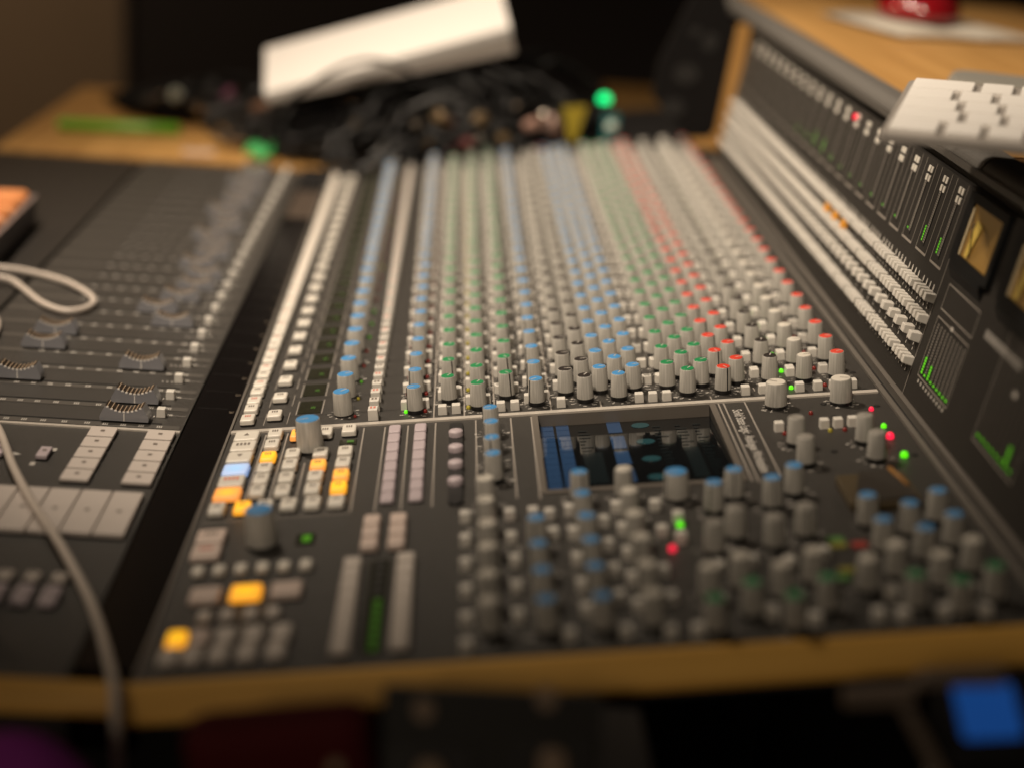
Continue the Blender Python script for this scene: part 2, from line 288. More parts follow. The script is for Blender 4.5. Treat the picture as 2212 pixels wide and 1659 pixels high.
# ------------------------------------------------------------------ knobs
def knob_mesh(r0, r1, h, skirt, name):
    b = MB(); b.lathe([(r0 * 1.0, 0), (r0 * 0.97, skirt)], 24, 1)
    b.lathe([(r0, skirt), (r0, skirt + 0.0004), (r1, h - 0.0006), (r1 - 0.0004, h)], 28, 0)
    a = math.atan2(r0 - r1, h - skirt); w = 0.00045
    b.add([(-w, -r0 - 0.0002, skirt), (w, -r0 - 0.0002, skirt), (w, -r1 - 0.0002, h - 0.0005), (-w, -r1 - 0.0002, h - 0.0005), (-w, -r0 + 0.001, skirt), (w, -r0 + 0.001, skirt), (w, -r1 + 0.0008, h + 0.0002), (-w, -r1 + 0.0008, h + 0.0002)],
          [(0, 1, 2, 3), (3, 2, 6, 7), (1, 5, 6, 2), (4, 0, 3, 7)], 1)
    return b
def cap_mesh(r, h, name):
    b = MB(); b.lathe([(r, h - 0.0003), (r, h + 0.0002), (r - 0.0003, h + 0.0004)], 24, 0)
    b.rect(-0.0004, 0.0004, -r * 0.9, r * 0.1, h + 0.00055, 1); return b
KB = {'n': knob_mesh(0.0065, 0.0058, 0.0212, 0.0034, 'n'), 'w': knob_mesh(0.0076, 0.0068, 0.0190, 0.0012, 'w'), 'l': knob_mesh(0.0102, 0.0090, 0.0250, 0.0022, 'l'), 'm': knob_mesh(0.0084, 0.0076, 0.0200, 0.0028, 'm')}
CP = {'n': cap_mesh(0.0051, 0.0212, 'n'), 'w': cap_mesh(0.0063, 0.0190, 'w'), 'l': cap_mesh(0.0084, 0.0250, 'l'), 'm': cap_mesh(0.0070, 0.0200, 'm')}
CM = {'b': MBLUE, 'g': MGRN, 'r': MRED, 'k': MCBK, 'W': MCWH, 'G': MCGR}
KME = {k: v.mesh('knob_' + k, [MK, MKD]) for k, v in KB.items()}
CME = {(s, c): v.mesh('knob_cap_' + s + c, [CM[c], MWPRT if c not in 'WG' else MLEG]) for s, v in CP.items() for c in CM}
knobs = []     # (u, v, size, colour, angle)
cols = [(0.0836, 0.0267, 'w', 'b'), (0.1394, 0.0262, 'n', 'b'), (0.1656, 0.0460, 'n', 'g'), (0.1887, 0.0266, 'n', 'g'), (0.2112, 0.0456, 'n', 'g'), (0.2337, 0.0268, 'n', 'b'), (0.2575, 0.0450, 'n', 'k'), (0.2717, 0.0267, 'n', 'k'), (0.2846, 0.0450, 'n', 'b'), (0.2980, 0.0268, 'n', 'b'), (0.3114, 0.0447, 'n', 'b'), (0.3379, 0.0449, 'n', 'g'), (0.3516, 0.0272, 'n', 'g'), (0.3648, 0.0450, 'n', 'g'), (0.3789, 0.0268, 'n', 'r'), (0.3927, 0.0457, 'n', 'r'), (0.4188, 0.0452, 'n', 'k'), (0.4453, 0.0418, 'n', 'W'), (0.4718, 0.0446, 'n', 'r')]
front = {0: [2.3, 2.2, 2.4], 1: [-1.2, -0.9, -1.1], 2: [2.6, 0.45, 2.7], 3: [2.7, 2.6, 2.8], 4: [0.5, 0.4, 2.2], 5: [-1.0, -1.1, -1.0], 6: [1.5, 1.5, 1.5], 7: [2.6, 1.6, 2.7], 8: [1.7, 1.7, 1.6], 9: [2.7, 2.75, 2.7], 10: [1.7, 1.7, 2.6], 11: [1.9, 2.7, 2.7], 12: [2.5, 2.4, 2.5], 13: [2.2, 2.5, 2.3], 14: [0.4, 0.35, 0.9], 15: [1.9, 1.8, 1.7], 16: [2.8, 2.9, 2.8], 17: [1.6, 1.5, 1.6], 18: [1.8, 1.9, 1.9]}
for ci, (u, v, s, c) in enumerate(cols):
    for k in range(24):
        a = front[ci][k] if k < 3 else front[ci][0] + random.gauss(0, 0.5)
        knobs.append((u, v + 0.04 * k, s, c, a))
mast = [(0.4119, -0.0185, 'm', 'W'), (0.4608, -0.0190, 'm', 'W'), (0.0646, -0.0465, 'l', 'b'), (0.0482, -0.2063, 'l', 'b'), (0.4125, -0.0906, 'n', 'G'), (0.4122, -0.1272, 'n', 'G'), (0.4603, -0.0946, 'n', 'G'), (0.4606, -0.1269, 'n', 'G'), (0.3169, -0.1762, 'm', 'b')]
mast += [(u, v, 'n', 'b') for u, v in [(0.1977, -0.0302), (0.1979, -0.0595), (0.1982, -0.0908), (0.1981, -0.1204), (0.2228, -0.2312), (0.2226, -0.2687), (0.2231, -0.3038), (0.2233, -0.3402), (0.2540, -0.1630), (0.2538, -0.1981), (0.2538, -0.2325), (0.2540, -0.2680), (0.2540, -0.3032), (0.2541, -0.3408), (0.3387, -0.1950), (0.3545, -0.1755), (0.3768, -0.1933), (0.3941, -0.1749), (0.4295, -0.2298), (0.4300, -0.2666), (0.4512, -0.2454), (0.4731, -0.2295), (0.4509, -0.2811), (0.4728, -0.2653)]]
mast += [(u, v, 'n', 'W') for u, v in [(0.1920, -0.1633), (0.1918, -0.1982), (0.1922, -0.2334), (0.1924, -0.2675), (0.1918, -0.3043), (0.1920, -0.3377), (0.2839, -0.1625), (0.2836, -0.1980), (0.2838, -0.2337), (0.2838, -0.2682), (0.2833, -0.3045), (0.2829, -0.3411), (0.3802, -0.3017), (0.3380, -0.3016), (0.4291, -0.3006), (0.4501, -0.3164), (0.4727, -0.3009), (0.3181, -0.3131), (0.3595, -0.3172), (0.4084, -0.3163)]]
mast += [(u, v, 'n', 'G') for u, v in [(0.3456, -0.2357), (0.3297, -0.2543), (0.3668, -0.2520), (0.3886, -0.2389)]]
mast += [(u, v, 'n', 'g') for u, v in [(0.3158, -0.3519), (0.3388, -0.3361), (0.3592, -0.3543), (0.3812, -0.3364), (0.4294, -0.3395), (0.4750, -0.3363), (0.4515, -0.3500)]]
for u, v, s, c in mast: knobs.append((u, v, s, c, random.uniform(-2.6, 2.6)))
knobs = [(u + ((u - 0.2047) / (v + 1.12) * -0.0059 if s == 'n' else 0), v - (0.0059 if s == 'n' else 0), s, c, a) for u, v, s, c, a in knobs]
CAMP = Vector((0.1480746, -1.12251319, 0.44316814))
knobs.sort(key=lambda k: ((M2 @ Vector((k[0], k[1], 0.02))) - CAMP).length)
rest = MB()
def lean(): return Matrix.Rotation(random.gauss(0, 0.012), 4, 'X') @ Matrix.Rotation(random.gauss(0, 0.012), 4, 'Y')
SLOT = {'b': 2, 'g': 3, 'r': 4, 'k': 5, 'W': 6, 'G': 7}
for i, (u, v, s, c, a) in enumerate(knobs):
    L = T(u, v) @ lean() @ RZ(a)
    if i < 300:
        k = put('knob', KME[s], con, M2 @ L); put('knob_cap', CME[(s, c)], k, M2 @ L)
    else:
        for src, off in ((KB[s], None), (CP[s], c)):
            o = len(rest.v); rest.v += [tuple(L @ Vector(p)) for p in src.v]
            for f, mi, sm in zip(src.f, src.m, src.sm):
                rest.f.append(tuple(j + o for j in f)); rest.sm.append(sm)
                rest.m.append(mi if off is None else (SLOT[off] if mi == 0 else 8))
part('knob', rest, [MK, MKD, MBLUE, MGRN, MRED, MCBK, MCWH, MCGR, MWPRT], M2, 'stuff')
# scale ticks and captions printed round the knobs
b = MB()
for u, v, s, c, a in knobs:
    if s == 'l': continue
    r = 0.0095 if s != 'w' else 0.0105
    for q in range(11):
        t = math.radians(240 - 30 * q)
        b.rect(r - 0.0009, r + 0.0009, -0.00025, 0.00025, 0.0005, 0, T(u, v) @ RZ(t))
    for q in range(7):
        t = math.radians(random.choice((-150, -120, -90, -60, -30, 0, 30, 150, 180, 210)) + random.uniform(-8, 8)); rr = 0.0112 + random.uniform(0, 0.0012)
        cx, cy = u + rr * math.cos(t), v + rr * math.sin(t)
        for w in range(random.randint(2, 3)):
            b.add([(cx - 0.0011 + 0.0009 * w, cy - 0.0009, 0.0005), (cx - 0.0006 + 0.0009 * w, cy - 0.0009, 0.0005), (cx - 0.0001 + 0.0009 * w, cy + 0.0009, 0.0005), (cx - 0.0006 + 0.0009 * w, cy + 0.0009, 0.0005)], [(0, 1, 2, 3)])
part('scale_print', b, MWPRT, M2, 'stuff')

# ------------------------------------------------------------------ small square buttons
bb = MB(); bb.rbox(0.0070, 0.0070, 0, 0.0068, 0.0008, 0.0006, 0, None, 2, 0.0004); BME = bb.mesh('push_button', [MWGR])
bn = MB(); bn.rbox(0.0048, 0.0066, 0, 0.0068, 0.0008, 0.0006, 0, None, 2, 0.0004); BNE = bn.mesh('push_button_narrow', [MWGR])
btn = []
per = [(0.1609, 0.0143, 0), (0.1713, 0.0151, 0), (0.2058, 0.0135, 0), (0.2163, 0.0139, 0), (0.2524, 0.0138, 0), (0.1735, 0.0537, 1), (0.1588, 0.0477, 1), (0.1809, 0.0330, 1), (0.1960, 0.0322, 1), (0.2038, 0.0547, 1), (0.2187, 0.0539, 1), (0.2265, 0.0270, 1), (0.2413, 0.0318, 1), (0.2502, 0.0537, 1), (0.1316, 0.0304, 0), (0.1472, 0.0314, 0), (0.3123, 0.0135, 0), (0.3228, 0.0132, 0), (0.3334, 0.0131, 0), (0.3224, 0.0531, 0), (0.3315, 0.0545, 1), (0.4081, 0.0522, 0), (0.4360, 0.0499, 0), (0.4627, 0.0527, 0), (0.3944, 0.0144, 0), (0.4080, 0.0148, 0), (0.4361, 0.0139, 0), (0.4501, 0.0142, 0), (0.4627, 0.0135, 0), (0.4769, 0.0136, 0)]
for u, v, n in per:
    for k in range(24): btn.append((u, v + 0.04 * k, n))
btn += [(u, v, 0) for u, v in [(0.1779, -0.1889), (0.1781, -0.2250), (0.1780, -0.2598), (0.1782, -0.2954), (0.1784, -0.3296), (0.1785, -0.3600), (0.2067, -0.1898), (0.2069, -0.2259), (0.2081, -0.2588), (0.2079, -0.2947), (0.2077, -0.3299), (0.2220, -0.1897), (0.2324, -0.1938), (0.2333, -0.2230), (0.2459, -0.1885), (0.2461, -0.2238), (0.2456, -0.2622), (0.2462, -0.2971), (0.2467, -0.3278), (0.2759, -0.1883), (0.2770, -0.2227), (0.2766, -0.2581), (0.2760, -0.2923), (0.2761, -0.3262), (0.3133, -0.2104), (0.3112, -0.2409), (0.4050, -0.0658), (0.4380, -0.0656), (0.4482, -0.0655), (0.4587, -0.0650), (0.3010, -0.1900), (0.3010, -0.2300), (0.2660, -0.2100), (0.2660, -0.2450), (0.2660, -0.2800), (0.2660, -0.3150), (0.3280, -0.2850), (0.3480, -0.2800), (0.3700, -0.2850), (0.3920, -0.2750), (0.2950, -0.2850), (0.2950, -0.3200), (0.4180, -0.3300), (0.4620, -0.3320), (0.3480, -0.3450), (0.3700, -0.3560), (0.4050, -0.3560), (0.4400, -0.3570), (0.4620, -0.3600), (0.4180, -0.3580), (0.2350, -0.3560), (0.2660, -0.3560), (0.2900, -0.3600), (0.3050, -0.3600)]]
btn.sort(key=lambda k: ((M2 @ Vector((k[0], k[1], 0))) - CAMP).length)
rest = MB()
for i, (u, v, n) in enumerate(btn):
    L = T(u + random.gauss(0, 0.0001), v) @ RZ(random.gauss(0, 0.015))
    if i < 300: put('push_button', BNE if n else BME, con, M2 @ L)
    else:
        src = bn if n else bb; rest.add(src.v, src.f, 0, L)
part('push_button', rest, [MWGR], M2, 'stuff')

# ------------------------------------------------------------------ wide key pads of the channels and centre section
def pad(w, d, h, legend=0):
    b = MB(); b.rbox(w, d, 0.0015, h, 0.0020, 0.0013, 0, None, 3, 0.0004); b.rbox(w - 0.0004, d - 0.0004, 0, 0.0016, 0.0016, 0.0001, 2, None, 2)  # black plinth added to draw the shadow gap under the key
    if legend == 1:
        for q in range(3): b.rect(-w * 0.2 + q * w * 0.15, -w * 0.2 + q * w * 0.15 + w * 0.09, -d * 0.05 + 0.001, d * 0.24, h + 0.0002, 1, Matrix.Shear('XZ', 4, (0, 0)) if False else None)
    if legend == 2: b.add([(-0.0021, -0.001, h + 0.0002), (0.0021, -0.001, h + 0.0002), (0, 0.0036, h + 0.0002)], [(0, 1, 2)], 1)
    if legend == 3: b.add([(-0.0021, 0.0036, h + 0.0002), (0, -0.001, h + 0.0002), (0.0021, 0.0036, h + 0.0002)], [(0, 1, 2)], 1)
    if legend == 4:
        for q in range(4): b.rect(-w * 0.28 + q * w * 0.15, -w * 0.28 + q * w * 0.15 + w * 0.09, 0.0, d * 0.24, h + 0.0002, 1)
    return b
PM = {}
def padpart(u, v, w, d, h, m, legend=1, lm=None, label=None):
    key = (w, d, h, m.name, legend, (lm or MLEG).name)
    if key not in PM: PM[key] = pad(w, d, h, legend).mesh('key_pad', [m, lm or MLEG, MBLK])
    o = put('key_pad', PM[key], con, M2 @ T(u, v) @ RZ(random.gauss(0, 0.006)))
    if label: o['label'] = label
    return o
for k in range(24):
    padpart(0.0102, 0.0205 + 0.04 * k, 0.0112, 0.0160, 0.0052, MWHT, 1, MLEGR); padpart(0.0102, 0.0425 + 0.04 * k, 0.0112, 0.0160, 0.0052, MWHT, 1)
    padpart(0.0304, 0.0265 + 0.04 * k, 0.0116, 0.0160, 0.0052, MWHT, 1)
sb = MB(); sb.rbox(0.0080, 0.0100, 0, 0.0085, 0.0007, 0.0005, 0, None, 2, 0.0005)
for q in range(2): sb.rect(-0.0022 + q * 0.0026, -0.0006 + q * 0.0026, -0.001, 0.003, 0.0087, 1)
SME = [sb.mesh('send_switch', [MWGR, MLEGR]), sb.mesh('send_switch_dark', [MWGR, MLEG])]
for k in range(24):
    for q in range(2): put('send_switch', SME[q], con, M2 @ T(0.1076, 0.0135 + 0.04 * k + 0.02 * q))
# centre section pads
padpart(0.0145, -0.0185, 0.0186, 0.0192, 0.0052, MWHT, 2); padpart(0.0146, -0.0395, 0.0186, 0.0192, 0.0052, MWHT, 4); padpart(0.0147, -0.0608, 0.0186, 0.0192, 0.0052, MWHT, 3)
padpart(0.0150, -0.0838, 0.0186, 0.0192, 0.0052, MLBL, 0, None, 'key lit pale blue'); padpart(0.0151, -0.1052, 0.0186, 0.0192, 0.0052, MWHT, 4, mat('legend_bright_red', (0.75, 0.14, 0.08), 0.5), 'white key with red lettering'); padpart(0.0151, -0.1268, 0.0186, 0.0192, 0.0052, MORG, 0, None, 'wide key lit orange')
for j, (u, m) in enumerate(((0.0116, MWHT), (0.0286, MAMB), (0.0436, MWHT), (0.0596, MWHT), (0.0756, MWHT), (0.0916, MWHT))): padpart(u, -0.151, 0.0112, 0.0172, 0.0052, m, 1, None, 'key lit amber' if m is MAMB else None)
lit = {(0, 2): MAMB, (1, 0): MORG, (2, 2): MORG, (3, 3): MORG, (3, 4): MAMB}
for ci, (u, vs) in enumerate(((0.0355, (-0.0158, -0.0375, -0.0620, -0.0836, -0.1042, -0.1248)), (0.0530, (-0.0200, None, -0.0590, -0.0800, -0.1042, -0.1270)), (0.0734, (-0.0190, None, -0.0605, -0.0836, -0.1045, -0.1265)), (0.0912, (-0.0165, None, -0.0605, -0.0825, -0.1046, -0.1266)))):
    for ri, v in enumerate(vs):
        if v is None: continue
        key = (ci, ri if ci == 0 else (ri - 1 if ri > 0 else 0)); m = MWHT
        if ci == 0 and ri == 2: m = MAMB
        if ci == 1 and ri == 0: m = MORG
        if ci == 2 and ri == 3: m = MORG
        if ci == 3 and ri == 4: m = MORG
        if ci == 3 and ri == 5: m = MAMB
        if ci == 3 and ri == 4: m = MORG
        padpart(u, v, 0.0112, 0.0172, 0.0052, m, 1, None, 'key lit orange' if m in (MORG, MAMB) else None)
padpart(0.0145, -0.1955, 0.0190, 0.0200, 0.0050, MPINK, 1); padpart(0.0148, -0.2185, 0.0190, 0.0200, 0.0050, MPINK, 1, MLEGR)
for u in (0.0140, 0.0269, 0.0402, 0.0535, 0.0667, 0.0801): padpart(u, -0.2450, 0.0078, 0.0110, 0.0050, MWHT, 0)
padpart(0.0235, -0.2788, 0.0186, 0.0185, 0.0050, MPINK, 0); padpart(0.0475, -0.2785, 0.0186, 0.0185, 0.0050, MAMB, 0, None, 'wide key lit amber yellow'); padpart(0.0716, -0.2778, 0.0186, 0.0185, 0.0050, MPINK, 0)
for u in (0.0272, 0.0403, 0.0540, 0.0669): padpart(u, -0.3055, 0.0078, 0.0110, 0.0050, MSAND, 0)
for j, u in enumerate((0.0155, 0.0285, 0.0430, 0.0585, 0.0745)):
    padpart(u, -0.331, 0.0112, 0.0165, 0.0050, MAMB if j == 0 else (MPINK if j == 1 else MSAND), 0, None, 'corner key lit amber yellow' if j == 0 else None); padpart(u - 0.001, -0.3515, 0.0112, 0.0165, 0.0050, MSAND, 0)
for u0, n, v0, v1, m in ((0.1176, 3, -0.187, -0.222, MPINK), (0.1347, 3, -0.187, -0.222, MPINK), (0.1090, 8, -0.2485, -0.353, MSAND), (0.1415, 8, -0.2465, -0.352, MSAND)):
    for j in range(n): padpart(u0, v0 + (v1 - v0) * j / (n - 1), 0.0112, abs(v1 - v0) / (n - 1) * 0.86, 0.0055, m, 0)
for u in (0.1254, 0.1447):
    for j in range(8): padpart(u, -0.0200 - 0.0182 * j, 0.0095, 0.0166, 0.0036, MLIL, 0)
b = MB(); b.rbox(0.0105, 0.152, 0, 0.0022, 0.005, 0.0005, 0, None, 6); part('selector_slot', b, MBLK, M2 @ T(0.1714, -0.088))
b = MB(); b.lathe([(0.0053, 0), (0.0053, 0.0034), (0.0048, 0.0042), (0.002, 0.0046)], 20); RME = b.mesh('round_key', [MLIL])
for v in (-0.0400, -0.0700, -0.1000, -0.1310): put('round_key', RME, con, M2 @ T(0.1714, v, 0.0022))
# small displays
b = MB(); b.box(0.0695, 0.0815, -0.210, -0.194, 0, 0.0008, 0); b.rect(0.0735, 0.0790, -0.207, -0.197, 0.0012, 1); part('level_display', b, [MDISP, LGD], M2)
b = MB(); b.box(0.1195, 0.1315, -0.358, -0.240, 0, 0.0008, 0)
for j in range(7): b.rect(0.1245, 0.1285, -0.355 + 0.009 * j, -0.348 + 0.009 * j, 0.0012, 1)
for j in range(5): b.rect(0.1225, 0.1290, -0.290 + 0.010 * j, -0.283 + 0.010 * j, 0.0011, 2)
part('level_display', b, [MDISP, mat('meter_green_soft', (0.05, 0.2, 0.01), 0.4, emit=(0.12, 0.5, 0.0), estr=0.05), MTRK], M2)
b = MB(); b.box(0.0850, 0.0975, -0.0405, -0.030, 0, 0.0008, 0); b.rect(0.0905, 0.0955, -0.037, -0.0325, 0.0012, 1); part('level_display', b, [MDISP, MDGR], M2)
db = MB(); db.box(0.0472, 0.0645, 0.0330, 0.0600, 0, 0.0006, 0)
for j in range(3): db.rect(0.0565 + 0.0013 * j, 0.0573 + 0.0013 * j, 0.042, 0.046 + 0.001 * (j % 2), 0.0009, 1)
DME = db.mesh('channel_display', [MDISP, MDGR])
for k in range(-1, 23): put('channel_display', DME, con, M2 @ T(0, 0.04 * k if k >= 0 else -0.0272 if False else 0.04 * k) if k >= 0 else M2 @ T(0, -0.0289) @ Matrix.Identity(4)) if k >= 0 else None
# LEDs
lb = MB(); lb.lathe([(0.0017, 0), (0.0017, 0.0012), (0.0012, 0.0022), (0.0004, 0.0026)], 12)
LME = {m.name: lb.mesh('led_' + m.name, [m]) for m in (LG, LGD, LR, LRD, LYD)}
def led(u, v, m, s=1.0, M=M2): put('led', LME[m.name], con, M @ T(u, v) @ Matrix.Diagonal((s, s, s, 1)))
for k in range(24):
    led(0.1806, 0.0215 + 0.04 * k, LYD); led(0.4307, 0.0188 + 0.04 * k, LG if k < 6 else LGD, 1.05); led(0.4572, 0.0202 + 0.04 * k, LRD)
    led(0.1471, 0.0201 + 0.04 * k, LRD); led(0.1322, 0.0210 + 0.04 * k, LG if k == 0 else LRD, 0.9); led(0.0930, 0.0190 + 0.04 * k, LGD if k in (2, 5, 6, 7) else LYD if k % 5 == 1 else LRD, 0.75)
led(0.4791, -0.0375, LR, 1.1); led(0.4794, -0.0729, LG, 1.2); led(0.4786, -0.0937, LR, 1.7); led(0.4793, -0.1289, LG, 1.55)
led(0.4342, -0.0376, LRD); led(0.4077, -0.0745, LRD); led(0.4405, -0.0745, LYD); led(0.4510, -0.0745, LRD)
led(0.3136, -0.2184, LG, 1.3); led(0.3045, -0.2517, LR, 1.3); led(0.2069, -0.2190, LR, 1.15)
TGM = [mat('tag_red', (0.35, 0.04, 0.03), 0.6), mat('tag_olive', (0.22, 0.20, 0.03), 0.6), mat('tag_green', (0.08, 0.22, 0.05), 0.6)]
for (u, v, w, mi) in ((0.4167, -0.2624, 0.009, 0), (0.4040, -0.2613, 0.010, 1), (0.4040, -0.2535, 0.010, 2), (0.4016, -0.2946, 0.009, 1), (0.3960, -0.3040, 0.010, 2)):
    b = MB(); b.box(-w / 2, w / 2, -0.0035, 0.0035, 0.0, 0.0012); part('colour_tag', b, TGM[mi], M2 @ T(u, v))
b = MB(); b.lathe([(0.0024, 0.0002), (0.0022, 0.0007)], 12); SCW = b.mesh('panel_screw', [MTRK])
for u, v in ((0.4475, -0.019), (0.4850, 0.006), (0.4850, 0.046), (0.4850, -0.030), (0.4350, -0.112), (0.4868, -0.128), (0.4150, -0.055), (0.4850, 0.086), (0.4500, -0.046)): put('panel_screw', SCW, con, M2 @ T(u, v))

# ------------------------------------------------------------------ built-in colour screen
b = MB(); b.box(0.2285, 0.2330, -0.1535, -0.0040, 0, 0.0008); b.box(0.3635, 0.3680, -0.1535, -0.0040, 0, 0.0008); b.box(0.2330, 0.3635, -0.1535, -0.1485, 0, 0.0008); b.box(0.2330, 0.3635, -0.0050, -0.0042, -0.020, 0.0006)
sc = part('screen', b, MBZ, M2)
yg = Vector((0, 0.1440, -0.0082)).normalized()
MG = M2 @ frame(Vector((1, 0, 0)), yg, Vector((1, 0, 0)).cross(yg), (0, -0.149, -0.0006))
gy = lambda vp: ((vp + 0.0230) / 0.852 + 0.149)           # distance up the sloping glass of a spot seen at vp in the panel's plane
b = MB(); b.box(0.2328, 0.3637, 0.0004, 0.1439, -0.0006, 0); part('screen_glass', b, MSCR, MG, None, sc)
blk = MB(); blk.box(-0.0048, 0.0048, 0, 0.0118, 0.0001, 0.0003); BLM = blk.mesh('screen_cell', [MSB])
for j in range(11):
    for u in (0.2393, 0.2509): put('screen_cell', BLM, sc, MG @ T(u, gy(-0.1465 + 0.0109 * j)))
blk = MB(); blk.box(-0.0052, 0.0052, -0.0142, 0.0142, 0.0001, 0.0003); BLM = blk.mesh('screen_block', [MSB])
for v in (-0.0375, -0.0690, -0.0985, -0.1300): put('screen_block', BLM, sc, MG @ T(0.2897, gy(v)))
blk = MB(); blk.lathe([(1, 0.0001), (1, 0.0003)], 20, 0, Matrix.Diagonal((0.0068, 0.0060, 1, 1))); BLM = blk.mesh('screen_dial', [MST])
for v in (-0.0375, -0.0704, -0.1034, -0.1360): put('screen_dial', BLM, sc, MG @ T(0.3095, gy(v)))
b = MB()
for u, w in ((0.262, 0.014), (0.335, 0.010)): b.box(u, u + w, 0.010, 0.075, 0.0001, 0.0003)
for j in range(16):
    for u in (0.2620, 0.3180, 0.3345, 0.3480): b.rect(u, u + random.uniform(0.003, 0.010), 0.012 + 0.0075 * j, 0.0145 + 0.0075 * j, 0.00035)
part('screen_dim_block', b, MSD, MG, 'stuff', sc)
def text(name, body, size, M, m, align='CENTER', parent=None, bold=0.012):
    c = bpy.data.curves.new(name, 'FONT'); c.body = body; c.size = size; c.align_x = align; c.align_y = 'CENTER'; c.materials.append(m); c.offset = size * bold
    t = bpy.data.objects.new('tmp', c); C.objects.link(t); dg = bpy.context.evaluated_depsgraph_get(); dg.update()
    me = bpy.data.meshes.new_from_object(t.evaluated_get(dg)); bpy.data.objects.remove(t); me.name = name
    return put(name, me, parent or con, M)
MNUM = mat('number_grey', (0.20, 0.16, 0.12), 0.5)
text('printed_text', 'Solid State Logic  Analogue Workstation', 0.0100, M2 @ T(0.3818, -0.0805, 0.0005) @ RZ(-PI / 2) @ Matrix.Diagonal((0.745, 1, 1, 1)), MWPRT)
for k in range(24):
    text('channel_number', str(24 - k), 0.0052, T(-0.0062, 0.0434 + 0.0398 * k, 0.0008) @ RZ(-PI / 2), MNUM, 'CENTER', None, -0.004)
b = MB()
for k in range(24): b.rect(-0.033, -0.010, 0.0500 + 0.04 * k - 0.0003, 0.0500 + 0.04 * k, 0.0007)
part('strip_division', b, mat('division_grey', (0.03, 0.027, 0.025), 0.5), M1, 'stuff')

# ------------------------------------------------------------------ fader panel
b = MB()
for k in range(24): b.box(-0.192, -0.0545, 0.0108 + 0.04 * k, 0.0124 + 0.04 * k, -0.0005, 0.0004)
part('fader_slot', b, MTRK, M1)
b = MB()
for k in range(24): b.rect(-0.243, -0.040, 0.0005 + 0.04 * k, 0.0080 + 0.04 * k, 0.0003, 0)
part('fader_scale_band', b, mat('scale_band', (0.085, 0.078, 0.07), 0.42), M1)
b = MB()
for k in range(24):
    for x in (-0.1697, -0.1564, -0.1421, -0.1262, -0.1091, -0.0954, -0.0820, -0.0685, -0.0547, -0.183):
        for q in range(3): b.rect(x - 0.0022 + 0.0015 * q, x - 0.0014 + 0.0015 * q, 0.0018 + 0.04 * k, 0.0062 + 0.04 * k, 0.0006)
    for x in (-0.0705, -0.0668, -0.0630): b.rect(x - 0.0005, x + 0.0005, 0.0235 + 0.04 * k, 0.0265 + 0.04 * k, 0.0006)
    for q in range(3): b.rect(-0.0535 + 0.0014 * q, -0.0528 + 0.0014 * q, 0.028 + 0.04 * k, 0.032 + 0.04 * k, 0.0006)
    b.rect(-0.052, -0.039, 0.0290 + 0.04 * k, 0.0293 + 0.04 * k, 0.0006)
part('scale_print', b, MWPRT, M1, 'stuff')
for k in range(24): put('push_button', BME, con, M1 @ T(-0.0578, 0.0287 + 0.04 * k))
def arc(x): return 0.0082 + 0.0042 * (x / 0.0135) ** 2
poly = [(-0.0182, 0.0006), (0.0182, 0.0006), (0.0186, 0.0035), (0.0178, 0.0055), (0.0142, 0.0126)] + [(0.0135 - 0.027 * t / 12, arc(0.0135 - 0.027 * t / 12)) for t in range(13)] + [(-0.0142, 0.0126), (-0.0178, 0.0055), (-0.0186, 0.0035)]
b = MB(); b.prism(poly, -0.0065, 0.0065)
for q in range(4, 18): b.m[q] = 1
FME = b.mesh('fader_cap', [MFAD, mat('fader_top', (0.035, 0.026, 0.02), 0.3)])
b = MB()
for j in range(9):
    x = -0.0125 + 0.0031 * j; z = arc(x)
    b.box(x - 0.00022, x + 0.00022, -0.0062, 0.0062, z - 0.0004, z + 0.0006, 0); b.box(x - 0.0009, x + 0.0009, -0.0068, -0.0058, z - 0.0008, z + 0.0003, 1)
RBE = b.mesh('finger_rib', [MRIB, MRIBW])
b = MB(); b.box(-0.0004, 0.0004, -0.0068, -0.0064, 0.0008, 0.0068); CLE = b.mesh('centre_line', [MRIBW])
fx = [-0.0825, -0.0823, -0.1838, -0.0925, -0.1833, -0.1826, -0.0879, -0.1085, -0.0946, -0.086, -0.0845, -0.097, -0.088, -0.091, -0.103, -0.090, -0.095, -0.106, -0.094, -0.098, -0.091, -0.104, -0.094, -0.096]
for k in range(24):
    M = M1 @ T(fx[k], 0.0145 + 0.04 * k, 0.0012); f = put('fader_cap', FME, con, M); put('finger_rib', RBE, f, M); put('centre_line', CLE, f, M)
    s = MB()
fp = {}
def fpad(x0, x1, y0, y1, h=0.0035, m=None):
    m = m or MSAND; key = (round(x1 - x0, 4), round(y1 - y0, 4), h, m.name)
    if key not in fp:
        b = MB(); b.rbox(x1 - x0, y1 - y0, 0.0014, h, 0.0008, 0.0005, 0, None, 2); b.rbox(x1 - x0, y1 - y0, -0.0002, 0.0014, 0.0008, 0.0001, 2, None, 2); b.rect(-0.0015, 0.0015, -0.0005, 0.003, h + 0.0002, 1); fp[key] = b.mesh('flat_key', [m, MLEG, MBLK])  # black base drawn in as the shadow gap below each flat key
    return put('flat_key', fp[key], con, M1 @ T((x0 + x1) / 2, (y0 + y1) / 2, 0.0002))
MSND2 = mat('flat_key_white', (0.56, 0.50, 0.46), 0.55)
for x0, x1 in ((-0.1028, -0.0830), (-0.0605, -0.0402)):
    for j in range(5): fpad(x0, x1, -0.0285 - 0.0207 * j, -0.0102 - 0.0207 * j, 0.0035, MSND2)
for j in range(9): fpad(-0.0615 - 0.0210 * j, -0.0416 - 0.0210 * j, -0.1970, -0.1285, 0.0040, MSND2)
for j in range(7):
    fpad(-0.071 - 0.016 * j, -0.063 - 0.016 * j, -0.264, -0.254, 0.004, MSAND); fpad(-0.072 - 0.016 * j, -0.062 - 0.016 * j, -0.295, -0.272, 0.004, MLIL)
